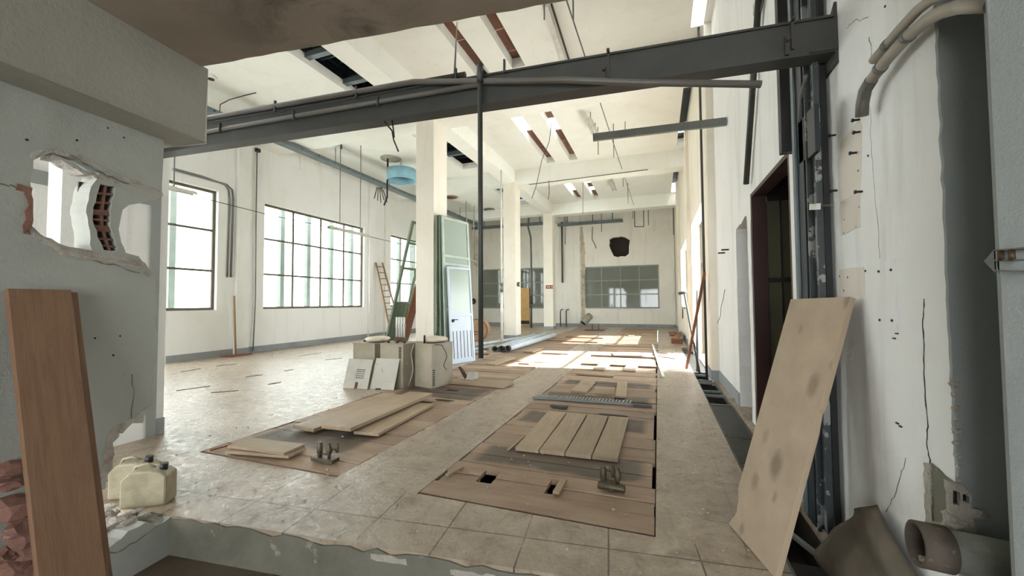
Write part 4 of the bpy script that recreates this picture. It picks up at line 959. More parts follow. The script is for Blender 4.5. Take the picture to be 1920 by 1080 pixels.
def sack(c, sx, sy, h, lb, seed, rot=0):
    from mathutils import noise
    bm = bmesh.new(); bmesh.ops.create_icosphere(bm, subdivisions=3, radius=1); b = MB(); c = V(c); Rm = Matrix.Rotation(rot, 3, 'Z')
    for v in bm.verts:
        q = v.co; k = 1+.16*noise.noise(q*2+V((seed, 0, 0)))
        sq = lambda a: math.copysign(abs(a)**.6, a)
        b.v.append(c+Rm@V((sq(q.x)*sx*k, sq(q.y)*sy*k, (max(q.z, -.8)+.8)*h*k*.55)))
    for f in bm.faces: b.face([v.index for v in f.verts], None, True)
    bm.free(); return tag(b.build('folded_sack', 'canvas'), lb, 'sack')
sack((-4.68, 5.86, .725), .17, .2, .09, 'dusty folded white sack lying on the left metal cabinet', 1)
sack((-3.60, 6.00, .738), .19, .2, .09, 'dusty folded white sack lying on the right metal cabinet', 5)
b = MB(); b.tube([V((-3.66, 5.77, .727)), V((-3.66, 5.77, .86))], .016, 12); tag(b.build('pipe_stub', 'black'), 'short black upright pipe stub in front of the sack on the right cabinet', 'pipe')
b = MB(); b.tube([V((-3.74, 6.22, .727)), V((-3.69, 6.30, 1.02))], .009, 8); tag(b.build('thin_rod', 'black'), 'thin black rod standing behind the right metal cabinet top', 'rod')
for k, (x, y, r) in enumerate(((-4.80, 5.68, .03), (-4.30, 5.66, .035), (-4.12, 5.66, .028), (-4.02, 5.72, .03), (-4.22, 5.78, .04))):
    b = MB(); blob(b, (x, y, .728+r*.5), r, 200+k, .6); tag(b.build('rusty_fitting', 'rust'), ('small rusty fitting on the front edge of the left cabinet top', 'small rusty fitting at the left of the middle cabinet top', 'small rusty fitting at the middle of the middle cabinet top', 'small rusty fitting at the right of the middle cabinet top', 'rusty fitting lying at the back of the middle cabinet top')[k], 'fitting')
t = thing('glass_tube_rack', 'cluster of upright clear glass tubes on the middle cabinet', 'tubes', (-4.24, 5.95, .725))
b = MB(); b.box(-4.34, -4.16, 5.88, 6.0, .724, .80); b.build('rusty_base', 'rust', t)
for k in range(4):
    b = MB(); b.tube([V((-4.335+.052*k, 5.94, .80)), V((-4.335+.052*k, 5.94, 1.15))], .016, 10); b.build('glass_tube', 'white_plastic', t)
b = MB(); b.box(-4.36, -4.15, 5.93, 5.95, .98, 1.03); b.build('collar', 'galv', t)
for k, (pts, lb) in enumerate((
    ([(-3.42, 5.70, .72), (-3.37, 5.83, .70), (-3.33, 5.90, .58), (-3.325, 5.93, .50), (-3.34, 5.88, .42), (-3.345, 5.85, .36), (-3.33, 5.92, .28)], 'thin black cord hanging down the side of the right cabinet'),
    ([(-3.86, 5.76, .70), (-3.90, 5.74, .55), (-3.88, 5.75, .4), (-3.86, 5.74, .28), (-3.88, 5.72, .15), (-3.92, 5.70, .03)], 'pale thick cord hanging between the middle and right cabinets'))):
    b = MB(); b.tube([V(p) for p in pts], (.006, .012)[k], 8); tag(b.build('electric_cord', ('black', 'conduit_tan')[k]), lb, 'cord')
# tool lump / tap casting on the thick board
t = thing('metal_casting', 'rusty casting with grey pointed box lying on the thick board', 'casting', (-3.15, 6.5, .05))
zz = .056
b = MB(); q = [(-.02, -.10, 0), (.12, -.10, 0), (.17, .02, .02), (.02, .06, 0), (.02, -.06, .13), (.13, -.05, .14), (.16, .03, .12), (.04, .05, .12)]
o_ = len(b.v); b.v += [V((-3.16+x, 6.42+y, zz+z)) for x, y, z in q]
for f in ((0, 3, 2, 1), (4, 5, 6, 7), (0, 1, 5, 4), (1, 2, 6, 5), (2, 3, 7, 6), (3, 0, 4, 7)): b.face(list(f))
b.build('casing', 'ac_panel', t, fix=True)
b = MB(); b.tube([V((-3.19, 6.36, zz+.02)), V((-3.24, 6.37, zz+.10)), V((-3.29, 6.37, zz+.17)), V((-3.33, 6.36, zz+.21))], [.03, .035, .028, .02], 10); b.tube([V((-3.23, 6.33, zz+.10)), V((-3.24, 6.28, zz+.16))], .014, 8)
b.build('valve_arm', 'rust', t)

# ================================================================== DOOR LEAVES leaning on the first column
def leaf(name, lb, p, ex, lnv, th, frame, pane, bars, fwid=.07, panel=None, panel_mat=None, extra=None):
    """leaf from corner p, width vector ex, rise vector lnv, thickness th (towards the viewer side)"""
    p, ex, lnv = V(p), V(ex), V(lnv); wx, hz = ex.length, lnv.length; X_, Z_ = ex.normalized(), lnv.normalized(); Nn = X_.cross(Z_).normalized(); Nn = Nn if Nn.x*th > 0 else -Nn; th = abs(th)
    t = thing(name, lb, 'door', p); b = MB()
    def r(a0, a1, c0, c1, d0=0, d1=th, m=b): m.slab(p+X_*a0+Z_*c0+Nn*d0, X_*(a1-a0), Z_*(c1-c0), Nn*(d1-d0))
    r(0, fwid, 0, hz); r(wx-fwid, wx, 0, hz); r(fwid, wx-fwid, 0, fwid*1.2); r(fwid, wx-fwid, hz-fwid, hz)
    for c in bars: r(fwid, wx-fwid, c-.03, c+.03)
    b.build('door_frame', frame, t, fix=True)
    lo = panel if panel else 0
    if pane:
        g_ = MB(); r(fwid, wx-fwid, max(lo, fwid), hz-fwid, th*.4, th*.55, g_); g_.build('glass_pane', pane, t, fix=True)
    if panel:
        g_ = MB(); r(fwid, wx-fwid, fwid, lo, th*.3, th*.6, g_); pn = g_.build('lower_panel', panel_mat, t, fix=True)
        if extra == 'ribs':
            g_ = MB(); k = fwid+.02
            while k < wx-fwid-.06: r(k, k+.06, fwid+.02, lo-.04, th*.6, th*.8, g_); k += .17
            g_.build('panel_ribs', panel_mat, pn, fix=True)
        if extra == 'slots':
            g_ = MB()
            for i in range(6): k = fwid+.05+(wx-2*fwid-.1)*i/5; r(k-.010, k+.010, fwid+.06, lo-.38, th*.6, th*.66, g_)
            g_.build('panel_grooves', 'black', pn, fix=True)
            g_ = MB(); r(fwid+.03, fwid+.08, lo-.17, lo-.10, th*.6, th+.02, g_); b0 = p+X_*(fwid+.05)+Z_*(lo-.12)+Nn*(th+.02); g_.tube([b0, b0+Nn*.03, b0+Nn*.03+X_*.11], .009, 8); g_.build('door_handle', 'black', pn, fix=True)
    return t
lean = V((-.47, .42, 3.52))
# green glazed leaves behind, then the pale blue door in front
leaf('glazed_door', 'tall green framed door with frosted glass standing closest to the first column', (-4.78, 7.98, .002), (.10, .95, 0), V((-.26, .44, 3.52)), .04, 'green', 'frost', [1.05, 2.6], .08)
leaf('glazed_door', 'tall green framed glazed door in the middle of the leaning stack', (-4.68, 8.02, .002), (.12, .95, 0), V((-.30, .44, 3.53)), .04, 'green', 'frost', [1.0, 2.2, 2.9], .07)
leaf('glazed_door', 'tall pale framed glazed door just behind the pale blue door', (-4.57, 8.06, .002), (.22, 1.0, 0), V((-.36, .42, 3.5)), .04, 'pale_green', 'frost', [1.25, 2.35, 2.55], .07)
leaf('panel_door', 'pale blue metal door with grooved lower panel and lever handle, front of stack', (-4.43, 8.06, .002), (.26, .70, 0), V((-.26, .28, 2.25)), .035, 'blue_white', 'frost', [1.12], .05, 1.12, 'blue_white', 'slots')
leaf('glazed_door', 'green framed door with ribbed lower panel leaning on the column from the left', (-6.62, 8.42, .002), (.06, .62, 0), V((.88, .02, 3.45)), .05, 'green', 'glass', [1.45, 2.35, 3.0], .07, 1.42, 'green', 'ribs')
b = MB(); b.slab((-6.28, 8.60, .002), (.04, .26, 0), (.60, .0, 1.9), (-.03, 0, .012)); tag(b.build('wood_plank', 'brown_wood', fix=True), 'reddish brown plank leaning on the left side of the first column', 'plank')

# ================================================================== LADDER on the left wall
t = thing('wooden_ladder', 'wooden ladder leaning on the left wall between two windows', 'ladder', (-10.2, 13.6, 0))
f0, f1 = V((-9.75, 13.55, .0)), V((-9.85, 14.0, .0)); h0, h1 = V((-10.84, 13.45, 3.06)), V((-10.84, 13.86, 3.09))
f0 = G(733, 645); f0 = V((-9.9, 13.25, 0)); f1 = V((-9.75, 13.75, 0))
for a, c in ((f0, h0), (f1, h1)):
    b = MB(); b.bar(a+V((0, 0, .035)), c, .035, .07, up=(0, 1, 0)); b.build('stile', 'ladder_wood', t)
for k in range(12):
    q = (k+.6)/12.3; b = MB(); b.cyl(f0+(h0-f0)*q, f1+(h1-f1)*q, .017, 8); b.build('rung', 'ladder_wood', t)
# stick with base against left wall
t = thing('upright_stick', 'thin wooden stick standing on a small base against the left wall', 'stick', (-10.8, 7.55, 0))
b = MB(); b.bar((-10.72, 7.62, .03), (-10.82, 7.62, 1.62), .045, .03, up=(0, 1, 0)); b.build('stick', 'ladder_wood', t)
b = MB(); b.box(-10.9, -10.55, 7.35, 7.95, .001, .03); b.build('base', 'brown_wood', t)

# ================================================================== LAMPS
def rod(p, q, r, name, mat, lb, cat='rod', grp=None):
    b = MB(); b.cyl(p, q, r, 8); return tag(b.build(name, mat), lb, cat, grp)
def lamp(p, q, lb, drops, hz=ZC, body=.16):
    p, q = V(p), V(q); d = (q-p).normalized(); t = thing('fluorescent_lamp', lb, 'lamp', (p+q)/2); nrm = V((-d.y, d.x, 0))
    b = MB(); o = len(b.v)
    sec = [(-body/2, -.02), (-body*.28, .05), (body*.28, .05), (body/2, -.02), (body/2-.01, -.025), (body*.25, .03), (-body*.25, .03), (-body/2+.01, -.025)]
    for c in (p, q):
        for a, z in sec: b.v.append(c+nrm*a+V((0, 0, z)))
    for k in range(8): b.face([o+k, o+(k+1) % 8, o+8+(k+1) % 8, o+8+k])
    b.face([o+k for k in (0, 1, 6, 7)]); b.face([o+k for k in (1, 2, 5, 6)]); b.face([o+k for k in (2, 3, 4, 5)])
    b.face([o+8+k for k in (7, 6, 1, 0)]); b.face([o+8+k for k in (6, 5, 2, 1)]); b.face([o+8+k for k in (5, 4, 3, 2)])
    b.build('reflector', 'lamp_body', t, fix=True)
    b = MB(); b.cyl(p+d*.04+V((0, 0, -.01)), q-d*.04+V((0, 0, -.01)), .016, 10); b.build('tube', 'white_plastic', t)
    for f in drops:
        c = p+(q-p)*f; b = MB(); b.cyl(c+V((0, 0, .05)), V((c.x, c.y, hz)), .012, 8); b.build('suspension_rod', 'galv', t)
    return t
Yl = 9.9; a_ = AX(617, 428, -8.95); c_ = AX(690, 441, -8.95); c_.z = a_.z = (a_.z+c_.z)/2
lamp(a_, c_, 'long white fluorescent lamp hanging before the middle left window', (.25, .78))
a_ = AX(322, 352, -8.95); c_ = AX(366, 366, -8.95); a_.z = c_.z = (a_.z+c_.z)/2; a_.y -= .6
lamp(a_, c_, 'white fluorescent lamp hanging before the left-hand window', (.62,))
a_ = AX(864, 483, -9.0); c_ = AX(895, 492, -9.0); a_.z = c_.z = (a_.z+c_.z)/2
lamp(a_, c_, 'white fluorescent lamp hanging far back near the left wall', (.3, .8), 6.5)
# cable strung between the lamps
w0 = AX(366, 368, -8.95); w1 = AX(617, 426, -8.95); w2 = AX(690, 443, -8.95); w3 = AX(778, 464, -8.95)
b = MB(); b.tube([w0, w0+(w1-w0)*.5+V((0, 0, -.04)), w1], .008, 6); b.tube([w2, w3, AX(800, 470, -8.95)], .008, 6); tag(b.build('strung_cable', 'black'), 'thin black cable strung between the hanging lamps along the left windows', 'cable')
# ceiling lamps of the right bay
for k, (x0, y0, x1, y1, lb) in enumerate(((1104, 224, 1119, 256, 'old white lamp housing fixed high under the middle ceiling bay'), (1146, 340, 1153, 358, 'old white lamp housing fixed high under the far ceiling bay'))):
    a_ = G(x0, y0, 6.2); c_ = G(x1, y1, 6.2); lamp(a_, c_, lb, (.2, .8), ZC, .2)
# ceiling conduits and rods in the right bay
t = thing('ceiling_conduit', 'long thin steel conduit running under the ceiling of the right bay', 'pipe', (-.75, 10, 6.3))
a_, c_ = G(1062, 0, 6.05), G(1196, 415, 6.05); 
b = MB(); b.cyl(a_, V((c_.x, 20.0, 6.05)) if c_.y > 20.2 else c_, .012, 8); b.build('pipe', 'galv', t)
t = thing('cable_duct', 'white plastic cable duct fixed to the ceiling above the beam', 'duct', G(1045, 60, 6.47))
a_, c_ = G(1022, 10, 6.46), G(1062, 130, 6.46); b = MB(); b.bar(a_, c_, .09, .05); b.build('duct', 'white_plastic', t)
a_, c_ = G(1034, 8, 6.46), G(1072, 128, 6.46); b = MB(); b.bar(a_, c_, .03, .03); b.build('black_cable', 'cable', t)
for k, (x, y0, y1, lb) in enumerate(((1074, -40, 38, 'nearest ceiling rod right of the white duct'), (1020, -30, 37, 'rod end just under the dark soffit edge'), (1121, 238, 290, 'rod at the old lamp housing'), (1150, 232, 296, 'rod crossing the grey channel bar'), (1172, 228, 244, 'short rod stub above the grey channel bar'), (1177, 343, 382, 'rod in the far ceiling bay'), (1168, 322, 350, 'rod behind the far lamp housing'))):
    z1 = ZC if y0 > 0 else ZC
    p = G(x, max(y0, -60), ZC); top = V((p.x, p.y, ZC)); d = ray(x, y1); low = CAM+d*(p.y/d.y); low.x = p.x; low.y = p.y
    rod(top, low, .012, 'ceiling_rod', 'galv', 'thin steel rod hanging from the ceiling, '+lb, 'rod', 'steel rods under the ceiling')
# square conduit loop at the far end
b = MB(); Yq = 20.9
pts = [AY(1190, 408, Yq), AY(1190, 425, Yq), AY(1207, 425, Yq), AY(1207, 406, Yq)]
pts[0].z = ZC; pts[3].z = ZC
for i in range(3): b.cyl(pts[i], pts[i+1], .02, 8)
tag(b.build('conduit_loop', 'dark_steel'), 'square loop of thin conduit hanging before the back wall', 'pipe')
for x, y, lb in ((1216, 422, 'right of the square conduit loop'), (1187, 410, 'left of the square conduit loop'), (1263, 440, 'in the back right corner'), (1128, 435, 'below the right cable tray'), (1060, 458, 'at the left end of the right cable tray')):
    p = AY(x, y, 21.2); rod(V((p.x, p.y, ZC)), p, .02, 'ceiling_rod', 'galv', 'thin conduit drop before the back wall, '+lb, 'rod', 'conduit drops at the back wall')
p = AY(1110, 448, 21.3); q = AY(1113, 462, 21.3); b = MB(); b.tube([AY(1111, 425, 21.3), p, AY(1115, 458, 21.3), AY(1118, 466, 21.3)], .018, 6); tag(b.build('loose_wire', 'black'), 'short loose wire hanging from the right cable tray before the back wall', 'wire')
# transverse pipe on the middle cross beam and its drops
b = MB(); a_, c_ = AY(992, 346, 14.385), AY(1215, 318, 14.385); b.cyl(a_, c_, .013, 8); tag(b.build('beam_conduit', 'cable'), 'thin conduit along the lower edge of the middle cross beam', 'pipe')
b = MB(); b.tube([AY(1029, 339, 14.37), AY(1030, 360, 14.37), AY(1028, 374, 14.37)], .012, 6); tag(b.build('loose_wire', 'cable'), 'short wire hanging from the middle cross beam', 'wire')
rod(G(1093, 340, ZC-.55), AY(1093, 401, 15.2), .010, 'ceiling_rod', 'galv', 'thin rod hanging between the two far ceiling slots', 'rod')
# cable looping from slot down to beam
b = MB(); pts = [G(1034, 228, ZC), CAM+ray(1030, 265)*(11.2/ray(1030, 265).y), CAM+ray(1016, 300)*(11.6/ray(1016, 300).y), CAM+ray(1005, 350)*(12.2/ray(1005, 350).y), CAM+ray(997, 372)*(12.4/ray(997, 372).y)]
b.tube(pts, .010, 6); tag(b.build('loose_wire', 'cable'), 'long loose wire dangling from the middle ceiling slot', 'wire')
# hanging rods by the left ceiling
for x, y0, y1, yy, lb in ((482, 275, 655, None, ''),):
    b = MB(); b.tube([AX(482, 282, -10.93), AX(480, 420, -10.93), AX(479, 560, -10.93), V((-10.93, 8.27, .05))], .016, 8); o = tag(b.build('wall_conduit', 'galv'), 'thin vertical conduit on the left wall between the first two windows', 'pipe')
    b = MB(); b.slab(AX(478, 284, -10.99), (.08, 0, 0), (0, .12, 0), (0, 0, .1)); tag(b.build('junction_box', 'black'), 'small dark junction box at the top of the left wall conduit', 'box')
b = MB(); b.tube([AX(727, 330, -10.93), AX(727, 430, -10.93), AX(726, 560, -10.93)], .015, 8); tag(b.build('wall_conduit', 'galv'), 'thin vertical conduit on the left wall beside the ladder', 'pipe')
b = MB()
for dx in (0, -7):
    b.tube([AX(325, 318+dx*.3, -10.975), AX(380, 333-dx*.0+dx*.3, -10.975), AX(425+dx*.4, 346, -10.975), AX(436+dx, 356, -10.975), AX(438+dx, 375, -10.975), AX(433+dx, 520, -10.975)], .022, 8)
tag(b.build('conduit_pair', 'galv'), 'pair of grey conduits bending down the left wall beside the first window', 'pipe')
# long hanging rods from ceiling before left windows
for k, (x, y0, y1, z, lb) in enumerate(((563, 262, 318, 0, 'nearest loose white rod with forked end'), (727, 232, 250, 0, ''),)):
    if not lb: continue
    p = G(x, y0, ZC); d = ray(x, y1); low = CAM+d*(p.y/d.y); low.x, low.y = p.x, p.y; rod(V((p.x, p.y, ZC)), low, .012, 'ceiling_rod', 'white_plastic', 'thin white rod with free end hanging left of the long lamp', 'rod')
p = G(646, 295, 6.3); rod(V((-9.0, 9.53, ZC)), V((-9.0, 9.53, 6.1)), .03, 'ceiling_hook', 'black', 'small dark hook by the lamp rods under the left ceiling', 'hook')
for x, y, lb in ((875, 380, 'left'), (888, 388, 'right')):
    p = G(x, y, ZC); low = AY(x, 440, p.y); rod(V((p.x, p.y, ZC)), V((p.x, p.y, low.z)), .016, 'ceiling_rod', 'white_plastic', 'far thin white rod above the far lamp, %s of the pair' % lb, 'rod', 'rods of the far lamp')

# ================================================================== CABLE TRAYS
t = thing('cable_tray', 'long galvanised cable tray along the top of the left wall', 'tray', (-10.6, 12, 6.1))
b = MB(); ty = 5.88; b.box(-10.0, -9.72, 3.0, 21.6, ty, ty+.015); b.box(-10.0, -9.99, 3.0, 21.6, ty+.015, ty+.11); b.box(-9.73, -9.72, 3.0, 21.6, ty+.015, ty+.11); b.build('trough', 'tray', t)
b = MB(); y = 3.2
while y < 21.7: b.cyl((-9.722, y, ty+.06), (-9.712, y, ty+.06), .02, 10); y += .62
b.build('slot_holes', 'black', t)
for y in (4.5, 7.4, 10.2, 13.0, 16.2, 19.0): b = MB(); b.cyl((-9.86, y, ty+.016), (-9.86, y, ZC), .012, 8); b.build('hanger_rod', 'galv', t)
for nm, x0, x1, z, lb in (('a', -10.75, -5.65, 5.93, 'cable tray hanging before the back wall left of the columns'), ('b', -5.35, -1.73, 5.75, 'cable tray hanging before the back wall right of the columns')):
    t = thing('cable_tray', lb, 'tray', ((x0+x1)/2, 22.4, z)); b = MB(); b.box(x0, x1, 22.30, 22.55, z, z+.02); b.box(x0, x1, 22.29, 22.30, z-.01, z+.14); b.box(x0, x1, 22.55, 22.56, z, z+.14); b.build('trough', 'tray', t)
    for q in (.15, .55, .85): b = MB(); c = x0+(x1-x0)*q; b.cyl((c, 22.42, z+.02), (c, 22.42, ZC), .022, 8); b.build('hanger_rod', 'dark_steel', t)
# wire bundle on the left tray
t = thing('wire_bundle', 'bundle of black wires drooping from the left cable tray', 'wires', AX(713, 360, -9.86))
for k in range(5):
    q = AX(708+k*2, 352, -9.735); b = MB(); b.tube([q+V((-.03, 0, .02)), q+V((0, .05*k-.08, -.15)), q+V((.02*k, .1*k-.18, -.45-.06*(k % 3)))], .016, 6); b.build('wire', 'black', t)
# round ducts
t = thing('round_duct_collar', 'light blue round duct collar hanging from the left ceiling beside the first column', 'duct', (-8.3, 13.5, 6.2))
c_ = G(753, 322, 6.5); c_ = V((c_.x, c_.y, 0)); rad = 0.43
d = ray(753, 340)
cc = G(753, 325, 6.4); cc = V((cc.x, min(cc.y, 13.7), 6.16)); 
cc = CAM+ray(753, 331)*(11.9/ray(753, 331).y); r_ = 11.9/ FPX*26*1.25
b = MB(); b.ring((cc.x, cc.y, cc.z-.17), (0, 0, 1), r_, r_-.02, .40, 36); b.build('collar', 'blue_duct', t)
b = MB(); b.cyl((cc.x, cc.y, cc.z+.15), (cc.x, cc.y, cc.z+.16), r_-.021, 32); b.build('closing_plate', 'conduit_grey', t)
b = MB(); b.cyl((cc.x, cc.y, cc.z+.22), (cc.x, cc.y, ZC), .05, 12); b.build('hanger', 'white_plastic', t)
for k, (x, y, yw, r_, lb) in enumerate(((733, 298, None, .36, 'broken round opening in the left ceiling above the blue collar'), (845, 370, None, .34, 'round dark opening in the left ceiling just right of the first column'), (917, 393, None, .3, 'far round fitting under the left ceiling'))):
    p = G(x, y, ZC-.02); b = MB(); b.ring((p.x, p.y, ZC-.03), (0, 0, 1), r_, r_-.06, .028, 30); t = thing('ceiling_ring', lb, 'vent', (p.x, p.y, ZC)); b.build('rim', ('rubble', 'conduit_tan', 'conduit_grey')[k], t)
    b = MB(); b.cyl((p.x, p.y, ZC-.012), (p.x, p.y, ZC-.004), r_-.06, 28); b.build('opening', ('conduit_tan', 'brown_wood', 'conduit_grey')[k], t)
p = CAM+ray(727, 300)*(11.6/ray(727, 300).y)
b = MB(); b.tube([V((p.x, p.y, ZC)), p+V((0, 0, -.3)), CAM+ray(726, 345)*(11.6/ray(726, 345).y), CAM+ray(726, 370)*(11.6/ray(726, 370).y), CAM+ray(720, 385)*(11.6/ray(720, 385).y)], .03, 8); tag(b.build('thick_cable', 'black'), 'thick black cable hanging down in front of the blue collar', 'cable')
for x, y, lb in ((500, 200, 'small dark round socket on the left ceiling near the front'), (396, 143, 'small dark round socket on the left ceiling at the soffit edge')):
    p = G(x, y, ZC); t = thing('ceiling_socket', lb, 'socket', (p.x, p.y, ZC)); b = MB(); b.tube([V((p.x, p.y, ZC-.06)), V((p.x, p.y, ZC-.0))], [.07, .11], 16); b.build('base', 'white_plastic', t); b = MB(); b.cyl((p.x, p.y, ZC-.075), (p.x, p.y, ZC-.061), .065, 16); b.build('socket', 'black', t)
b = MB(); q = [G(412, 210, 6.3), G(413, 196, 6.4), G(430, 187, 6.46), G(455, 180, 6.47), G(480, 174, 6.47)]; b.tube(q, .012, 6); tag(b.build('loose_wire', 'cable'), 'loose wire clipped to the left ceiling near the soffit', 'wire')
for pts, lb in (([(724, 228), (735, 245), (738, 262), (747, 284)], 'curved black wire hanging from the beam left of the first column'), ([(737, 232), (738, 246), (739, 258)], 'short black wire hanging from the beam left of the first column')):
    b = MB(); w0_ = bp(onbeam(pts[0][0]), .02, .0); b.tube([w0_]+[CAM+ray(x, y)*(w0_.y/ray(x, y).y) for x, y in pts[1:]], .006, 6); tag(b.build('loose_wire', 'black'), lb, 'wire')
c_ = BR.y
rod(G(857, 42, ZC), bp(onbeam(848), -.02, .22), .009, 'thin_rod', 'galv', 'thin wire rod passing behind the overhead beam left of the hanging pipe', 'rod')

# ================================================================== POLES, PIPES and things at the back
t = thing('steel_prop', 'white adjustable steel prop standing in front of the second column', 'prop', (-5.1, 12.88, 0))
b = MB(); b.cyl((-5.08, 12.88, 0), (-5.08, 12.88, 2.0), .045, 12); b.build('outer_tube', 'white_plastic', t); b = MB(); b.cyl((-5.08, 12.88, 2.0), (-5.08, 12.88, 6.02), .033, 12); b.build('inner_tube', 'white_plastic', t); b = MB(); b.cyl((-5.08, 12.88, 1.75), (-5.08, 12.88, 2.05), .06, 12); b.build('collar', 'galv', t)
t = thing('bent_pipe', 'tall grey pipe with a kink near its top behind the second column', 'pipe', (-6.6, 21.0, 0)); Yp = 20.9
b = MB(); b.tube([AY(992, 404, Yp), AY(990, 425, Yp), AY(995, 445, Yp), AY(996, 480, Yp), AY(996, 552, Yp), V((AY(996, 552, Yp).x, Yp, 0))], .05, 10); b.build('pipe', 'conduit_grey', t)
b = MB(); x_ = AY(996, 552, Yp).x; b.cyl((x_, Yp, 1.3), (x_, Yp, 1.75), .075, 10); b.build('sleeve', 'dark_steel', t)
b = MB(); p = AY(1055, 530, 22.70); b.cyl((p.x, 22.64, p.z), (p.x, 22.64, 6.2), .055, 12); tag(b.build('wall_pipe', 'conduit_grey'), 'grey vertical pipe ending halfway up the back wall pilaster', 'pipe')
t = thing('pipe_loop', 'pair of bent pipe ends rising from the floor at the back wall', 'pipe', (-5.2, 22.5, 0))
for x0 in (1051, 1062):
    a = AY(x0, 605, 22.55).x; b = MB(); b.tube([V((a, 22.55, 0)), V((a, 22.55, .85)), V((a+.04, 22.55, .95)), V((a+.16, 22.55, .97))], .035, 8); b.build('pipe_end', 'conduit_grey', t)
t = thing('vent_elbow', 'grey round duct piece leaning at the foot of the back wall', 'duct', AY(1097, 605, 22.3))
b = MB(); a = AY(1093, 607, 22.0); c = AY(1106, 592, 22.45); b.ring(a, (c-a), .19, .17, (c-a).length, 24); b.build('tube', 'conduit_tan', t)
b = MB(); b.cyl(a+(c-a)*.12, a+(c-a)*.13, .169, 24); b.build('inner_wall', 'black', t)
for px, py, r_, lb in ((888, 565, .17, 'round dark hole with a flap in the back wall left of the windows'),):
    p = AY(px, py, YB-.01); t = thing('wall_vent', lb, 'vent', p); b = MB(); b.ring(p, (0, -1, 0), r_+.03, r_, .03, 20); b.build('rim', 'rubble', t); b = MB(); b.cyl(p, p+V((0, -.01, 0)), r_, 20); b.build('opening', 'black', t); b = MB(); b.slab(p+V((-.1, -.03, -.1)), (.16, 0, 0), (0, -.05, .02), (0, 0, .16)); b.build('flap', 'conduit_grey', t)
# ochre door at the back
t = thing('open_door', 'ochre wooden door standing open at the back behind the second column', 'door', (-7.4, 22.7, 0))
b = MB(); b.box(-7.78, -7.20, 22.70, 22.745, .30, 2.25); b.build('door_leaf', 'yellow_door', t); b = MB(); b.box(-7.78, -7.20, 22.69, 22.70, .10, .30); b.build('kick_plate', 'black', t); b = MB(); b.box(-7.78, -7.2, 22.70, 22.745, .005, .10); b.build('bottom_rail', 'yellow_door', t)
# red sign on the third column
sg = thing('red_sign', 'small red sign with white lettering on the third column', 'sign', (-5.35, 20.14, 2.6))
p = AY(1022.5, 535, 20.14); q = AY(1038, 541, 20.14); b = MB(); b.box(p.x+.03, q.x-.03, 20.125, 20.148, q.z, p.z); pl_ = b.build('plate', 'red_sign', sg)
b = MB(); x = p.x+.09; zc = (p.z+q.z)/2
for k, w_ in enumerate((.035, .05, .03, .05, .0, .05, .03, .05)):
    if w_: b.box(x, x+.028, 20.121, 20.124, zc-.03, zc+.03)
    x += .043
b.build('lettering', 'sign_text', pl_)
# meter on the second column
p = AY(977, 533, 14.6); t = thing('wall_fitting', 'small round grey fitting on the second column', 'fitting', p); b = MB(); b.cyl((-5.085, 14.6, p.z), (-5.0, 14.6, p.z), .09, 14); b.build('body', 'conduit_grey', t); b = MB(); b.cyl((-5.0, 14.6, p.z), (-4.99, 14.6, p.z), .07, 14); b.build('face', 'white_plastic', t)
# drainage pipes on the floor
gp = 'drain pipes lying in the aisle'
def fpipe(x0, y0, x1, y1, r, lb, z=None, open_=True, mat='pvc'):
    p = G(x0, y0, r); q = G(x1, y1, r); p.z = q.z = z or r+.018; d = (q-p).normalized()
    t = thing('drain_pipe', lb, 'pipe', p, gp); b = MB(); b.ring(p, d, r, r-.006, (q-p).length, 18); b.build('tube', mat, t)
    if open_: b = MB(); b.ring(p-d*.06, d, r+.008, r-.004, .12, 18); b.build('black_collar', 'black', t); b = MB(); b.cyl(p+d*.03, p+d*.035, r-.006, 16); b.build('plug', 'black', t)
fpipe(928, 655, 1003, 628, .06, 'pale pipe with black end, leftmost of the bundle on the floor')
fpipe(940, 655, 1022, 627, .075, 'pale pipe with black end in the middle of the bundle')
fpipe(952, 655, 1040, 629, .08, 'thickest pale pipe, rightmost of the bundle on the floor')
fpipe(890, 648, 985, 633, .045, 'thin pale pipe lying left of the bundle behind the hanging pipe', open_=False)
fpipe(880, 658, 925, 648, .03, 'short thin pale pipe near the rolled carton', open_=False)
# rolled carton / drum end
t = thing('cable_drum', 'round brown carton drum end standing near the leaning doors', 'drum', (-6.2, 13.4, 0))
b = MB(); b.cyl((-6.22, 13.3, .40), (-6.30, 13.75, .40), .40, 32); b.build('drum_body', 'carton', t); b = MB(); b.ring((-6.215, 13.27, .40), (-.08, .45, 0), .41, .37, .03, 32); b.build('rim', 'brown_wood', t)
b = MB()
for k in range(7): b.box(-6.50+.055*k, -6.465+.055*k, 13.26, 13.268, .30+.02*(k % 2), .34+.02*(k % 2)); b.box(-6.46+.05*k, -6.43+.05*k, 13.26, 13.268, .22, .26)
b.build('print_marks', 'maroon', t)
for k, (x, y, l, lb, m_) in enumerate(((870, 660, .7, 'thin pale offcut on the floor by the leaning doors', 'pvc'), (872, 655, .8, 'dark flat strip on the floor by the leaning doors', 'dark_steel'), (880, 665, .6, 'reddish flat offcut on the floor by the leaning doors', 'brown_wood'), (868, 649, .8, 'grey offcut on the floor under the carton drum', 'galv'))):
    p = G(x, y); b = MB(); b.slab((p.x-.1, p.y, .002+.0*k), (l, .1, 0), (-.03, .14, 0), (0, 0, .02)); tag(b.build('offcut', m_), lb, 'offcut')
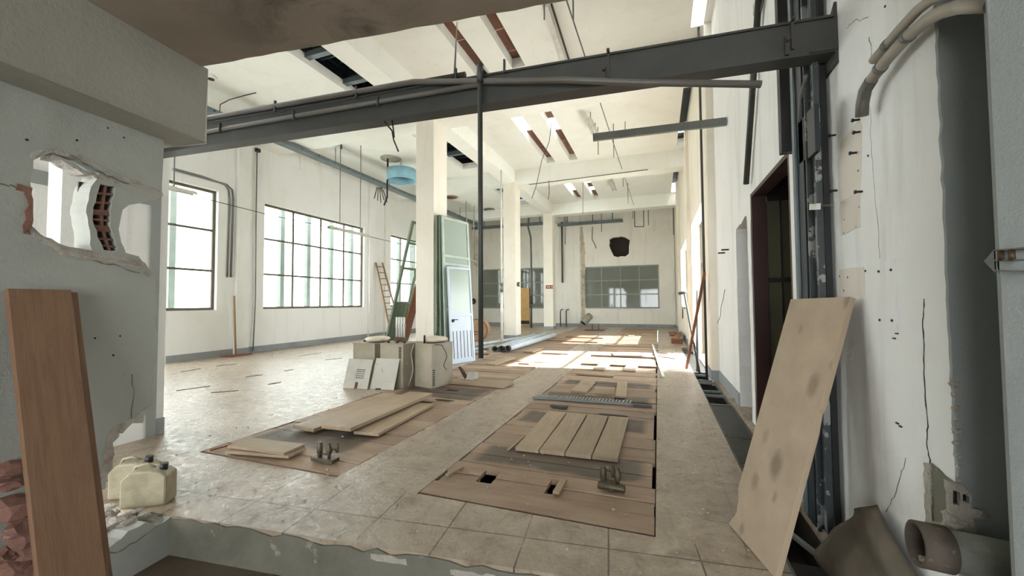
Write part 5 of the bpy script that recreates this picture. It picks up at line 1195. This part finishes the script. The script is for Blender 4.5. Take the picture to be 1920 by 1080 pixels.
# far left and right small debris
lbs = ('small wooden crate end by the right wall far back', 'brown board lying by the right wall far back', 'dark board leaning low on the right wall far back')
b = MB(); p = G(1272, 640); b.box(p.x-.25, p.x+.1, 14.3, 14.7, .001, .16); tag(b.build('wood_block', 'brown_wood'), lbs[0], 'block')
b = MB(); b.slab((.42, 17.2, .005), (.30, 0, .02), (0, 1.8, 0), (0, 0, .05)); tag(b.build('wood_board', 'brown_wood'), lbs[1], 'board')
b = MB(); b.slab((.50, 15.1, .01), (.28, 0, .22), (0, 1.2, 0), (-.02, 0, .03)); tag(b.build('wood_board', 'ladder_wood', fix=True), lbs[2], 'board')
for k, (x, y) in enumerate(((1110, 620), (1122, 620))):
    p = G(x, y); b = MB(); b.box(p.x-.35, p.x+.25, p.y, p.y+.2, .001, .04); b.cyl((p.x, p.y+.1, .04), (p.x, p.y+.1, .32), .02, 8); tag(b.build('floor_post', 'dark_steel'), ('left short rusty floor post near the back wall', 'right short rusty floor post near the back wall')[k], 'post')
# white strip and pole in the right aisle
b = MB(); b.bar(V((-.19, 13.5, .02)), V((.065, 7.85, .02)), .05, .03); tag(b.build('white_strip', 'white_plastic'), 'long thin white strip lying along the right aisle', 'strip')
for k in range(3):
    b = MB(); r = random.Random(k); pts = [V((.1+.5*math.cos(a*.5+k)*.5, 10.4+k*.7+.25*math.sin(a*.5+k), .012)) for a in range(9)]; b.tube(pts, .008, 6); tag(b.build('floor_cable', 'cable'), ('nearest loose cable loop on the sunny floor by the right opening', 'middle loose cable loop on the sunny floor by the right opening', 'farthest loose cable loop on the sunny floor by the right opening')[k], 'cable')
# timber and poles leaning at the right opening
b = MB(); b.bar(V((.52, 8.97, .03)), AX(1321, 512, .80), .07, .045, up=(1, 0, 0)); tag(b.build('timber_prop', 'brown_wood'), 'reddish brown timber leaning on the right wall at the opening', 'timber')
b = MB(); q = AX(1283, 548, .74); q = V((.60, 13.2, AX(1283, 548, .74).z)); q = CAM+ray(1283, 549)*(9.6/ray(1283, 549).y); b.tube([V((.72, 8.45, .01)), q], .022, 8); b.tube([q-V((.12, 0, .02)), q+V((.06, 0, .02))], .035, 8); tag(b.build('leaning_pole', 'dark_steel'), 'dark steel pole with a cross handle leaning beside the timber', 'pole')
b = MB(); q = CAM+ray(1308, 545)*(9.0/ray(1308, 545).y); b.tube([V((.70, 8.7, .01)), q], .028, 8); tag(b.build('leaning_pole', 'galv'), 'grey steel pole standing upright beside the timber prop', 'pole')
b = MB(); p = AX(1283, 578, .84); b.tube([p+V((.04, .2, 0)), p, p+V((-.05, -.1, .05)), p+V((-.06, -.1, -.35))], .018, 6); tag(b.build('wall_bracket', 'black'), 'small black bracket with hanging cord on the far right wall', 'bracket')
for k, (x0, x1, y) in enumerate(((1353, 1366, 474), (1360, 1373, 468))):
    b = MB(); p = AX((x0+x1)/2, y, 1.0); b.cyl(p+V((.01, 0, 0)), p-V((.10, 0, .0)), .012, 8); tag(b.build('wall_stud', 'black'), ('lower dark stud beside the narrow doorway on the right wall', 'upper dark stud beside the narrow doorway on the right wall')[k], 'stud')
b = MB(); b.tube([AX(x, y, .985) for x, y in ((1359, 543), (1356, 560), (1352, 575), (1351, 592), (1346, 604), (1342, 622))], .004, 6); tag(b.build('loose_wire', 'cable'), 'thin frayed wire on the right wall before the narrow doorway', 'wire')

# ================================================================== TRENCH: covers and frames
def cover(y0, y1, lb):
    t = thing('trench_cover', lb, 'cover', (.77, y0, -.03), 'dark slotted trench covers'); b = MB()
    b.box(.63, .65, y0, y1, -.05, -.02); b.box(.89, .91, y0, y1, -.05, -.02); b.build('side_rail', 'dark_steel', t)
    b = MB(); y = y0
    while y < y1: b.box(.65, .89, y, min(y+.028, y1), -.045, -.024); y += .04
    b.build('cover_slats', 'dark_steel', t)
cover(3.5, 4.75, 'dark slotted trench cover nearest the leaning board'); cover(4.77, 6.1, 'dark slotted trench cover before the big doorway'); cover(8.9, 12.9, 'far slotted trench cover beyond the crossed poles')
t = thing('drain_rack', 'open rusty trench frame with crossbars before the narrow doorway', 'frame', (.77, 6.2, -.03))
b = MB(); b.box(.625, .64, 6.12, 8.85, -.06, -.015); b.box(.90, .915, 6.12, 8.85, -.06, -.015); b.build('side_rail', 'galv', t)
for y in (6.15, 6.75, 7.05, 7.75, 7.95, 8.5, 8.8): b = MB(); b.box(.64, .90, y, y+.035, -.05, -.015); b.build('crossbar', 'galv', t)
t = thing('drain_rack', 'trench frame with diagonal bar behind the leaning beige board', 'frame', (.77, 2.5, -.03))
b = MB(); b.box(.62, .64, 2.44, 3.45, -.05, -.01); b.build('side_rail', 'galv', t); b = MB(); b.bar((.66, 3.1, -.02), (.90, 2.5, -.02), .03, .02); b.build('diagonal_bar', 'galv', t)
b = MB(); b.box(.64, .9, 2.5, 2.9, -.2, -.18); b.build('lower_grate', 'black_steel', t)
for k, (x, y, r) in enumerate(((.5, 6.0, .02), (.9, 6.4, .05), (.97, 5.6, .03), (.45, 2.6, .012))):
    b = MB(); blob(b, (x if x < .9 else .96, y, r*.5), r*.7, 300+k, .6); tag(b.build('stone', 'rubble'), ('tiny stone on the aisle floor beside the trench', 'pale stone at the trench edge before the narrow doorway', 'small pale stone on the sill of the big doorway', 'tiny stone near the foot of the beige board')[k], 'stone')
# crumpled sheet at the lower right behind the board
from mathutils import noise
b = MB(); nx, ny = 12, 14; o_ = len(b.v)
for j in range(ny+1):
    for i in range(nx+1):
        u_, v_ = i/nx, j/ny; y = 2.75-.75*u_-.1*v_; z = -.02+(.46*(1-abs(u_-.35)*.9))*v_; x = .985-.16*(1-v_)-.03+.05*noise.noise(V((u_*3, v_*3, 1)))
        b.v.append(V((min(x, .985), y, z)))
for j in range(ny):
    for i in range(nx): a = o_+j*(nx+1)+i; b.face([a, a+1, a+nx+2, a+nx+1], None, True)
o = b.build('crumpled_sheet', blot('brown_paper_sheet', (104, 95, 81), (84, 76, 64), s1=5, s2=14, rough=.8)); m_ = o.modifiers.new('solid', 'SOLIDIFY'); m_.thickness = .003; tag(o, 'dusty crumpled brown sheet against the wall foot behind the beige board', 'sheet')

# ================================================================== cracks and grit
def crack(pts, P, T, w_, name, parent, seed=1, mt='step'):
    rr = random.Random(seed); Q = []
    for (a0, z0), (a1, z1) in zip(pts[:-1], pts[1:]):
        for j in range(4): q = j/4; Q.append((a0+(a1-a0)*q+rr.uniform(-.006, .006), z0+(z1-z0)*q+rr.uniform(-.006, .006)))
    Q.append(pts[-1]); ws = [w_*rr.uniform(.3, 1.4) for _ in Q]
    up = abs(pts[-1][1]-pts[0][1]) > abs(pts[-1][0]-pts[0][0])
    A1 = [(a-w2, z) if up else (a, z-w2) for (a, z), w2 in zip(Q, ws)]; A2 = [(a+w2, z) if up else (a, z+w2) for (a, z), w2 in zip(Q, ws)]
    b = MB(); b.plate(A1+A2[::-1], [], P, T); return b.build(name, mt, parent)
PN = lambda a, c: N(-2.8785, a, c)
crack([nv(x, y) for x, y in ((100, 468), (140, 478), (180, 490), (215, 497), (262, 512))], PN, U*.0012, .003, 'plaster_crack', nw, 2)
crack([nv(x, y) for x, y in ((0, 345), (30, 350), (60, 352))], PN, U*.0012, .003, 'plaster_crack', nw, 3)
crack([nv(x, y) for x, y in ((248, 700), (250, 740), (246, 785))], PN, U*.0012, .002, 'plaster_crack', nw, 4)
crack([nv(x, y) for x, y in ((130, 292), (165, 312), (200, 330), (240, 345))], lambda a, c: N(-2.872, a, c), U*.002, .005, 'plaster_crack', nw, 5)
for k, (x, y, r_) in enumerate(((144, 263, .006), (232, 258, .005), (202, 240, .005), (225, 630, .005), (178, 634, .005), (212, 666, .006), (50, 262, .006))):
    a, z = nv(x, y); b = MB(); p = N(-2.88, a, z); b.cyl(p, p+U*.003, r_, 8); b.build('nail_hole', 'black', nw)
crack([(1.5, -.05), (1.62, -.10), (1.7, -.17), (1.78, -.24)], lambda a, c: N(-2.8395, a, c), U*.001, .004, 'plaster_crack', bpy.data.objects['wall_stub'], 6)
crack([(1.7, .0), (1.8, -.06), (1.93, -.05), (2.05, .0)], lambda a, c: N(-2.8395, a, c), U*.001, .005, 'plaster_crack', bpy.data.objects['wall_stub'], 7)
PRW = lambda a, c: V((.9985, a, c))
def rw(pts): return [(AX(x, y, 1.0).y, AX(x, y, 1.0).z) for x, y in pts]
wr = bpy.data.objects['wall_right']
crack(rw([(1698, 860), (1690, 890), (1676, 930), (1662, 960)]), PRW, (.001, 0, 0), .0015, 'plaster_crack', wr, 8)
crack(rw([(1632, 200), (1633, 260), (1636, 300), (1640, 360), (1647, 430), (1650, 485)]), PRW, (.001, 0, 0), .001, 'plaster_crack', wr, 9, 'broken')
crack(rw([(1588, 52), (1600, 40), (1628, 32)]), PRW, (.001, 0, 0), .0015, 'plaster_crack', wr, 10)
crack(rw([(1630, 70), (1634, 90), (1633, 116)]), PRW, (.001, 0, 0), .002, 'plaster_crack', wr, 11)
for k, (x, y) in enumerate(((1628, 292), (1610, 320), (1612, 388), (1606, 425), (1584, 412), (1583, 437), (1575, 518), (1590, 520), (1623, 508), (1660, 12), (1583, 545))):
    p = AX(x, y, 1.0); b = MB(); b.cyl(p, p-V((.003, 0, 0)), .006, 8); b.build('screw_hole', 'black', wr)
random.seed(99); b = MB()
for k in range(220):
    x = random.uniform(-4.6, .55); y = fy(x)+.05+abs(random.gauss(0, 1.6)); r_ = random.uniform(.003, .010); blob(b, (x, y, .002+r_*.3 if not (-4.11 < x < -2.46 or -1.69 < x < -.04) else .008+r_*.3), r_, k, .6)
o = b.build('floor_grit', 'rubble'); tag(o, 'scattered tiny plaster crumbs over the hall floor near the step', 'grit'); o['kind'] = 'stuff'
